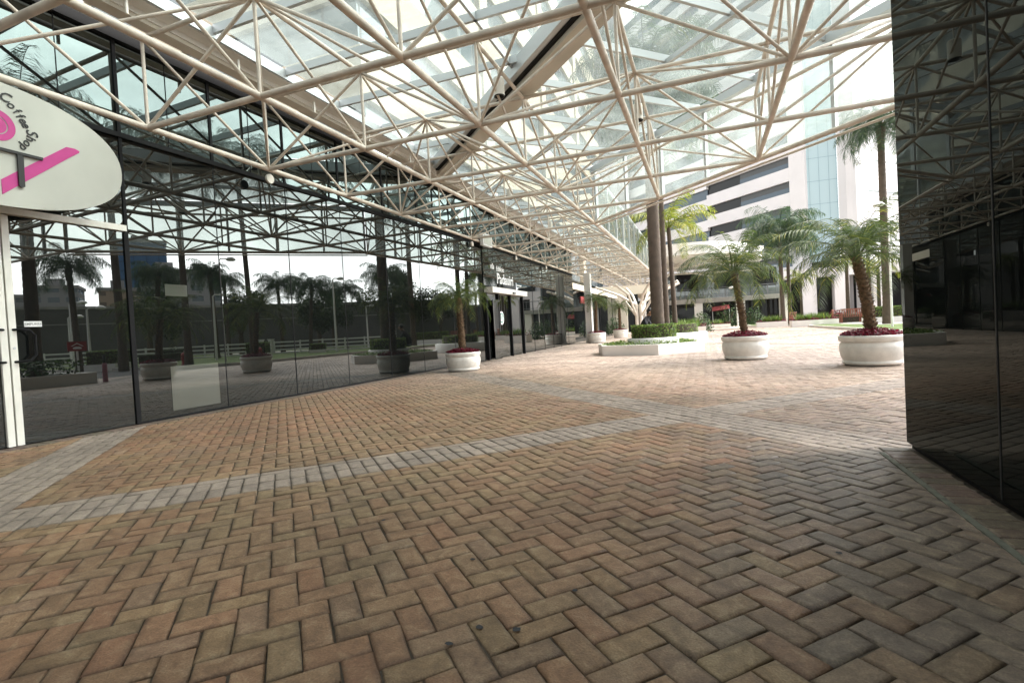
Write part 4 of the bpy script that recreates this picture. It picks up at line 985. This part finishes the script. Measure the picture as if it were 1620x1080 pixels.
for a in ((-.3,40,.9,1.5,'dark shrub left of the white lamp post'),(-3.2,47,1.3,1.9,'dark shrub beside the branching steel column'),(2.2,58,1.6,2.6,'dark green shrub before the terrace columns'),(4.6,58.5,1.3,2.0,'dark shrub right of the red awning'),(12.5,58,1.5,1.2,'low shrub by the white piers'),(8.2,52.5,1.2,.8,'round low shrub on the far lawn'),(-7.4,45,.9,1.6,'shrub beside the beige pillar'),(11.6,55.5,1.1,1.2,'low red clump standing in for a parked car behind the wooden benches','red',700),(14.2,57.5,1.0,1.1,'smaller red clump standing in for a dark red shape by the white piers','red',600)): bush(*a)  # red clumps stand in for a parked car and another red shape

# ------------------------------------------------------------------ person sitting on the bed
def person(x, y, rz):
    o = empty('person', (x,y,0), rz, 'person in dark jacket and pale trousers sitting hunched on the hexagonal bed', 'person')
    # one skinned figure: seated, leaning forward over the knees (faces +x)
    J = {'pelvis':(0,0,.42,.135),'spine':(.06,0,.60,.125),'chest':(.17,0,.80,.135),'neck':(.27,0,.955,.055),'head0':(.33,0,1.02,.07),'head1':(.36,0,1.10,.098),'head2':(.37,0,1.18,.075),
         'hipL':(.03,.10,.41,.09),'kneeL':(.44,.14,.47,.062),'calfL':(.42,.145,.30,.055),'ankL':(.38,.15,.09,.04),'toeL':(.55,.16,.045,.036),
         'hipR':(.03,-.10,.41,.09),'kneeR':(.46,-.13,.50,.062),'calfR':(.46,-.135,.30,.055),'ankR':(.44,-.14,.09,.04),'toeR':(.61,-.15,.045,.036),
         'shL':(.19,.18,.85,.062),'elL':(.30,.24,.62,.045),'wrL':(.50,.10,.60,.030),'haL':(.56,.07,.60,.03),'shR':(.19,-.18,.85,.062),'elR':(.32,-.24,.63,.045),'wrR':(.50,-.08,.60,.030),'haR':(.56,-.05,.60,.03)}
    E_ = [('pelvis','spine'),('spine','chest'),('chest','neck'),('neck','head0'),('head0','head1'),('head1','head2'),('pelvis','hipL'),('hipL','kneeL'),('kneeL','calfL'),('calfL','ankL'),('ankL','toeL'),('pelvis','hipR'),('hipR','kneeR'),('kneeR','calfR'),('calfR','ankR'),('ankR','toeR'),
          ('chest','shL'),('shL','elL'),('elL','wrL'),('wrL','haL'),('chest','shR'),('shR','elR'),('elR','wrR'),('wrR','haR')]
    for s, sg in (('L',1),('R',-1)):
        for k in range(4):
            y0 = J['ha'+s][1]+sg*(.026-.017*k); a, b, c = 'f%s%da'%(s,k), 'f%s%db'%(s,k), 'f%s%dc'%(s,k)
            J[a] = (.585,y0,.60,.009); J[b] = (.62-.004*abs(k-1),y0-sg*.004,.59,.0085); J[c] = (.635-.006*abs(k-1),y0-sg*.006,.565,.0075); E_ += [('ha'+s,a),(a,b),(b,c)]
        J['t'+s+'a'] = (.565,J['ha'+s][1]-sg*.035,.605,.010); J['t'+s+'b'] = (.60,J['ha'+s][1]-sg*.042,.60,.009); E_ += [('ha'+s,'t'+s+'a'),('t'+s+'a','t'+s+'b')]
    names = list(J); me = bpy.data.meshes.new('body'); me.from_pydata([J[n_][:3] for n_ in names], [(names.index(a), names.index(b)) for a, b in E_], [])
    t = bpy.data.objects.new('body', me); COL.objects.link(t); sk = t.modifiers.new('s', 'SKIN'); sk.use_smooth_shade = True
    for i, n_ in enumerate(names):
        v = me.skin_vertices[0].data[i]; v.radius = (J[n_][3],)*2; v.use_root = n_ == 'pelvis'
    t.modifiers.new('d', 'SUBSURF').levels = 2; bpy.context.view_layer.update()
    m2 = bpy.data.meshes.new_from_object(t.evaluated_get(bpy.context.evaluated_depsgraph_get())); bpy.data.objects.remove(t); m2.name = 'body'
    m2.materials.clear()
    for k in ('jacket','jeans','skin','shoe'): m2.materials.append(M[k])
    for p in m2.polygons:
        c = p.center; p.use_smooth = True
        if c.z > .97 or c.x > .515 and .53 < c.z < .7: p.material_index = 2
        elif c.z < .11: p.material_index = 3
        elif c.z < .44 or (c.z < .57 and c.x > .12 and abs(c.y) < .23 and not (c.z > .545)): p.material_index = 1
        else: p.material_index = 0
    mk('body', m2, None, o)
    h = MB(); hv = []
    for i in range(9):
        for j in range(16):
            th = i/8*PI*.62; a = 2*PI*j/16; hv.append((.345+.105*math.sin(th)*math.cos(a)-.012, .09*math.sin(th)*math.sin(a), 1.115+.125*math.cos(th)))
    h.add(hv, [(i*16+j,i*16+(j+1)%16,(i+1)*16+(j+1)%16,(i+1)*16+j) for i in range(8) for j in range(16)], True); mk('hair', h, M['hair'], o)
    f = MB(); f.lathe([(0,.012),(.008,.008),(.012,0)], (0,0,0), 8)
    fc = MB()
    for s in (-1,1):
        fc.tube((.443,s*.032,1.10),(.452,s*.032,1.10), .009, 8); fc.tube((.36,s*.093,1.085),(.36,s*.105,1.10), .022, 8)
    mk('eyes_and_ears', fc, M['skin'], o); mk('nose', MB().tube((.445,0,1.09),(.478,0,1.068), .008, 6, .014), M['skin'], o); mk('mouth', MB().box((.438,-.024,1.035),(.446,.024,1.042)), M['wood'], o)
    return o
pp = person(-2.02,17.3,R(-12)); pp.location.z = .17

# ------------------------------------------------------------------ camera
cam = bpy.data.cameras.new('camera'); co = bpy.data.objects.new('camera', cam); COL.objects.link(co); S.camera = co
cam.lens = 18.; cam.sensor_width = 36.; cam.clip_end = 3000; cam.clip_start = .05
psi, T, rho = R(20.8), R(1.35), R(3.15)
f0 = Vector((-math.sin(psi), math.cos(psi), 0)); r0 = Vector((math.cos(psi), math.sin(psi), 0)); zz = Vector((0,0,1))
fw = f0*math.cos(T)-zz*math.sin(T); up = zz*math.cos(T)+f0*math.sin(T)
rt = r0*math.cos(rho)-up*math.sin(rho); uu = r0*math.sin(rho)+up*math.cos(rho)
co.matrix_world = Matrix(((rt.x,uu.x,-fw.x,0),(rt.y,uu.y,-fw.y,0),(rt.z,uu.z,-fw.z,.95),(0,0,0,1)))

# ------------------------------------------------------------------ sky, sun, view
SUN_EL, SUN_AZ = R(48), R(62)      # azimuth measured from +Y towards +X
wd = bpy.data.worlds.new('World'); S.world = wd; wd.use_nodes = True; N = wd.node_tree.nodes; L = wd.node_tree.links; bg = N['Background']
sk = N.new('ShaderNodeTexSky'); sk.sky_type = 'NISHITA'; sk.sun_disc = False; sk.sun_elevation = SUN_EL; sk.sun_rotation = SUN_AZ; sk.dust_density = 2.
tc = N.new('ShaderNodeTexCoord'); ns = N.new('ShaderNodeTexNoise'); ns.inputs['Scale'].default_value = 2.6; ns.inputs['Detail'].default_value = 8; ns.inputs['Roughness'].default_value = .58
L.new(tc.outputs['Generated'], ns.inputs['Vector'])
mr = N.new('ShaderNodeMapRange'); mr.inputs['From Min'].default_value = .36; mr.inputs['From Max'].default_value = .56; mr.inputs['To Min'].default_value = .42; L.new(ns.outputs['Fac'], mr.inputs['Value'])
mx = N.new('ShaderNodeMix'); mx.data_type = 'RGBA'; 
dt = N.new('ShaderNodeVectorMath'); dt.operation = 'DOT_PRODUCT'; L.new(tc.outputs['Generated'], dt.inputs[0])
dt.inputs[1].default_value = (math.sin(R(52))*math.cos(R(18)), math.cos(R(52))*math.cos(R(18)), math.sin(R(18)))
gm = N.new('ShaderNodeMapRange'); gm.interpolation_type = 'SMOOTHSTEP'; gm.inputs['From Min'].default_value = .45; gm.inputs['From Max'].default_value = 1; gm.inputs['To Min'].default_value = 7.5; gm.inputs['To Max'].default_value = 50
L.new(dt.outputs['Value'], gm.inputs['Value']); cc_ = N.new('ShaderNodeCombineXYZ')
for k in range(3): L.new(gm.outputs[0], cc_.inputs[k])
L.new(cc_.outputs[0], mx.inputs['B'])
L.new(mr.outputs[0], mx.inputs['Factor']); L.new(sk.outputs[0], mx.inputs['A']); L.new(mx.outputs['Result'], bg.inputs['Color']); bg.inputs['Strength'].default_value = .12
sd = bpy.data.lights.new('sun', 'SUN'); sd.energy = 1.9; sd.angle = R(14); sd.color = (1,.95,.86); so = bpy.data.objects.new('sun', sd); COL.objects.link(so)
sv = Vector((math.sin(SUN_AZ)*math.cos(SUN_EL), math.cos(SUN_AZ)*math.cos(SUN_EL), math.sin(SUN_EL))); so.rotation_euler = sv.to_track_quat('Z', 'Y').to_euler()
S.view_settings.view_transform = 'Standard'; S.view_settings.look = 'None'; S.view_settings.exposure = 1.4; S.view_settings.gamma = 1
S.cycles.transparent_max_bounces = 24; S.cycles.max_bounces = 9; S.cycles.glossy_bounces = 5; S.cycles.use_denoising = True
S.cycles.caustics_reflective = False; S.cycles.caustics_refractive = False; S.cycles.sample_clamp_indirect = 6
